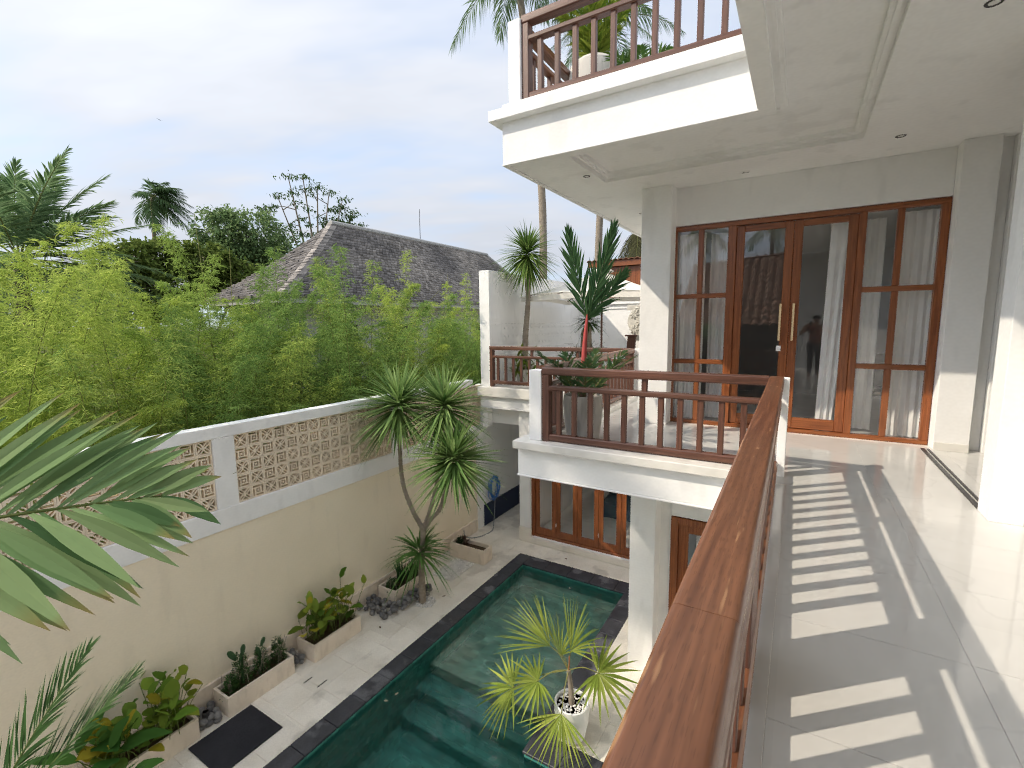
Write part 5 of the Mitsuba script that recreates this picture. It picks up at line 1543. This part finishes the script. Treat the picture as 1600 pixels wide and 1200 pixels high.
# ------------------------------------------------------------------ person mirrored in the right door leaf
def person():
    t = thing('person', 'person in dark cap and rust shirt raising a phone, mirrored in the glass', 'person')
    ox, oy = 0.40, -0.36
    J = dict(pelvis=(0, 0, 0.95, 0.13), chest=(0, 0.0, 1.30, 0.145), neck=(0, 0.02, 1.47, 0.055), head0=(0, 0.05, 1.56, 0.075), head1=(0, 0.04, 1.63, 0.09), chin=(0, 0.09, 1.53, 0.04),
             hipL=(-0.09, 0, 0.92, 0.095), kneeL=(-0.10, 0.03, 0.50, 0.06), ankL=(-0.10, 0, 0.09, 0.042), toeL=(-0.11, 0.15, 0.035, 0.035),
             hipR=(0.09, 0, 0.92, 0.095), kneeR=(0.10, 0.02, 0.50, 0.06), ankR=(0.11, -0.02, 0.09, 0.042), toeR=(0.13, 0.13, 0.035, 0.035),
             shL=(-0.19, 0.0, 1.40, 0.062), elL=(-0.36, 0.12, 1.22, 0.045), wrL=(-0.27, 0.30, 1.43, 0.03),
             shR=(0.19, 0.0, 1.40, 0.062), elR=(0.36, 0.12, 1.24, 0.045), wrR=(-0.03, 0.33, 1.45, 0.03))

    def body(bones, grow=0.0, fine=0.03):
        ms = []
        for a, b in bones:
            sp = []
            for q in (J[a], J[b]):
                s_ = m3.Manifold.sphere(q[3] + grow, 20).translate(q[:3])
                sp.append(s_)
            ms.append(m3.Manifold.batch_hull(sp))
        m = m3.Manifold.batch_boolean(ms, m3.OpType.Add).refine_to_length(fine)
        mm = m.to_mesh()
        tm = trimesh.Trimesh(mm.vert_properties[:, :3], mm.tri_verts)
        trimesh.smoothing.filter_taubin(tm, iterations=8)
        tm.apply_translation([ox, oy, 0.0])
        return tm
    arms = [('shL', 'elL'), ('elL', 'wrL'), ('shR', 'elR'), ('elR', 'wrR')]
    for sd, wq, palm in (('L', 'wrL', (-0.20, 0.36, 1.48)), ('R', 'wrR', (-0.08, 0.38, 1.48))):
        J['palm' + sd] = (*palm, 0.028)
        arms.append((wq, 'palm' + sd))
        for i in range(4):
            sgn = 1 if sd == 'L' else -1
            k1, k2 = f'k{sd}{i}', f't{sd}{i}'
            J[k1] = (palm[0] + sgn * 0.02, palm[1] + 0.035, palm[2] + 0.035 - i * 0.021, 0.0095)
            J[k2] = (palm[0] + sgn * 0.045, palm[1] + 0.015, palm[2] + 0.038 - i * 0.02 - 0.004 * i, 0.008)
            arms += [('palm' + sd, k1), (k1, k2)]
        J['th' + sd] = (palm[0] + (0.02 if sd == 'L' else -0.02), palm[1] - 0.035, palm[2] + 0.03, 0.01)
        arms.append(('palm' + sd, 'th' + sd))
    b = body([('pelvis', 'chest'), ('chest', 'neck'), ('neck', 'head0'), ('head0', 'head1'), ('head0', 'chin'), ('chest', 'shL'), ('chest', 'shR'), ('hipL', 'kneeL'), ('kneeL', 'ankL'), ('ankL', 'toeL'), ('hipR', 'kneeR'), ('kneeR', 'ankR'), ('ankR', 'toeR'), ('pelvis', 'hipL'), ('pelvis', 'hipR')] + arms, 0.0, 0.02)
    put(t, 'body', ply(b, 'skin', True))
    put(t, 'shirt', ply(body([('pelvis', 'chest'), ('chest', 'shL'), ('chest', 'shR')], 0.014), 'cloth_shirt', True))
    J['upL'] = tuple((np.array(J['shL'][:3]) * 0.4 + np.array(J['elL'][:3]) * 0.6)) + (0.05,)
    J['upR'] = tuple((np.array(J['shR'][:3]) * 0.4 + np.array(J['elR'][:3]) * 0.6)) + (0.05,)
    put(t, 'sleeve', ply(body([('shL', 'upL')], 0.012), 'cloth_shirt', True))
    put(t, 'sleeve', ply(body([('shR', 'upR')], 0.012), 'cloth_shirt', True))
    J['pel2'] = (0, 0, 0.90, 0.13)
    put(t, 'trousers', ply(body([('pel2', 'hipL'), ('pel2', 'hipR'), ('hipL', 'kneeL'), ('kneeL', 'ankL'), ('hipR', 'kneeR'), ('kneeR', 'ankR')], 0.016), 'cloth_dark', True))
    cap = move(lathe([(0, 0.10), (0.06, 0.085), (0.098, 0.03), (0.102, 0.0), (0.09, 0.0), (0, 0.08)], 24), (ox, oy + 0.04, 1.63))
    put(t, 'cap', ply(cat(cap, bx(ox - 0.07, ox + 0.07, oy + 0.10, oy + 0.20, 1.628, 1.64, 0.005)), 'cloth_dark', 40))
    face = [move(trimesh.creation.icosphere(2, 0.011), (ox + sx_ * 0.03, oy + 0.125, 1.60)) for sx_ in (-1, 1)]
    put(t, 'eyes', ply(cat(*face), 'black', True))
    put(t, 'nose', ply(move(trimesh.creation.icosphere(2, 0.014), (ox, oy + 0.135, 1.57)), 'skin', True))
    k = thing('phone', 'dark phone held up by the mirrored person', 'phone')
    put(k, 'case', ply(bx(ox - 0.175, ox - 0.10, oy + 0.375, oy + 0.384, 1.42, 1.56, 0.004), 'black'))


person()

# ------------------------------------------------------------------ fallen leaves
for lb, (x, y, z), az, c in (('small pale leaf floating near the left pool edge', (-5.10, 4.50, -4.071), 0.4, (0.45, 0.42, 0.32)), ('second pale leaf floating beside the first at the pool edge', (-5.03, 4.66, -4.071), 1.4, (0.42, 0.40, 0.30)),
                             ('tiny pale leaf floating at the far end of the pool', (-3.9, 8.7, -4.071), 2.2, (0.5, 0.48, 0.40)), ('small brown dry leaf on the deck before the gravel bed', (-6.02, 7.0, -3.992), 0.9, (0.12, 0.07, 0.035)),
                             ('brown dry leaf on the deck near the third planter', (-6.35, 5.62, -3.992), 2.6, (0.10, 0.06, 0.03)), ('brown leaf scrap on the deck near the folding door', (-4.5, 9.7, -3.992), 0.2, (0.13, 0.08, 0.04))):
    t = thing('fallen_leaf', lb, 'leaf')
    put(t, 'blade', leafply(blades(np.array([[x, y, z]]), np.array([[math.cos(az), math.sin(az), 0.02]]), 0.075, 0.035, 0.0, 5, ovate, 0.15, None, np.array([c])), smooth=True))
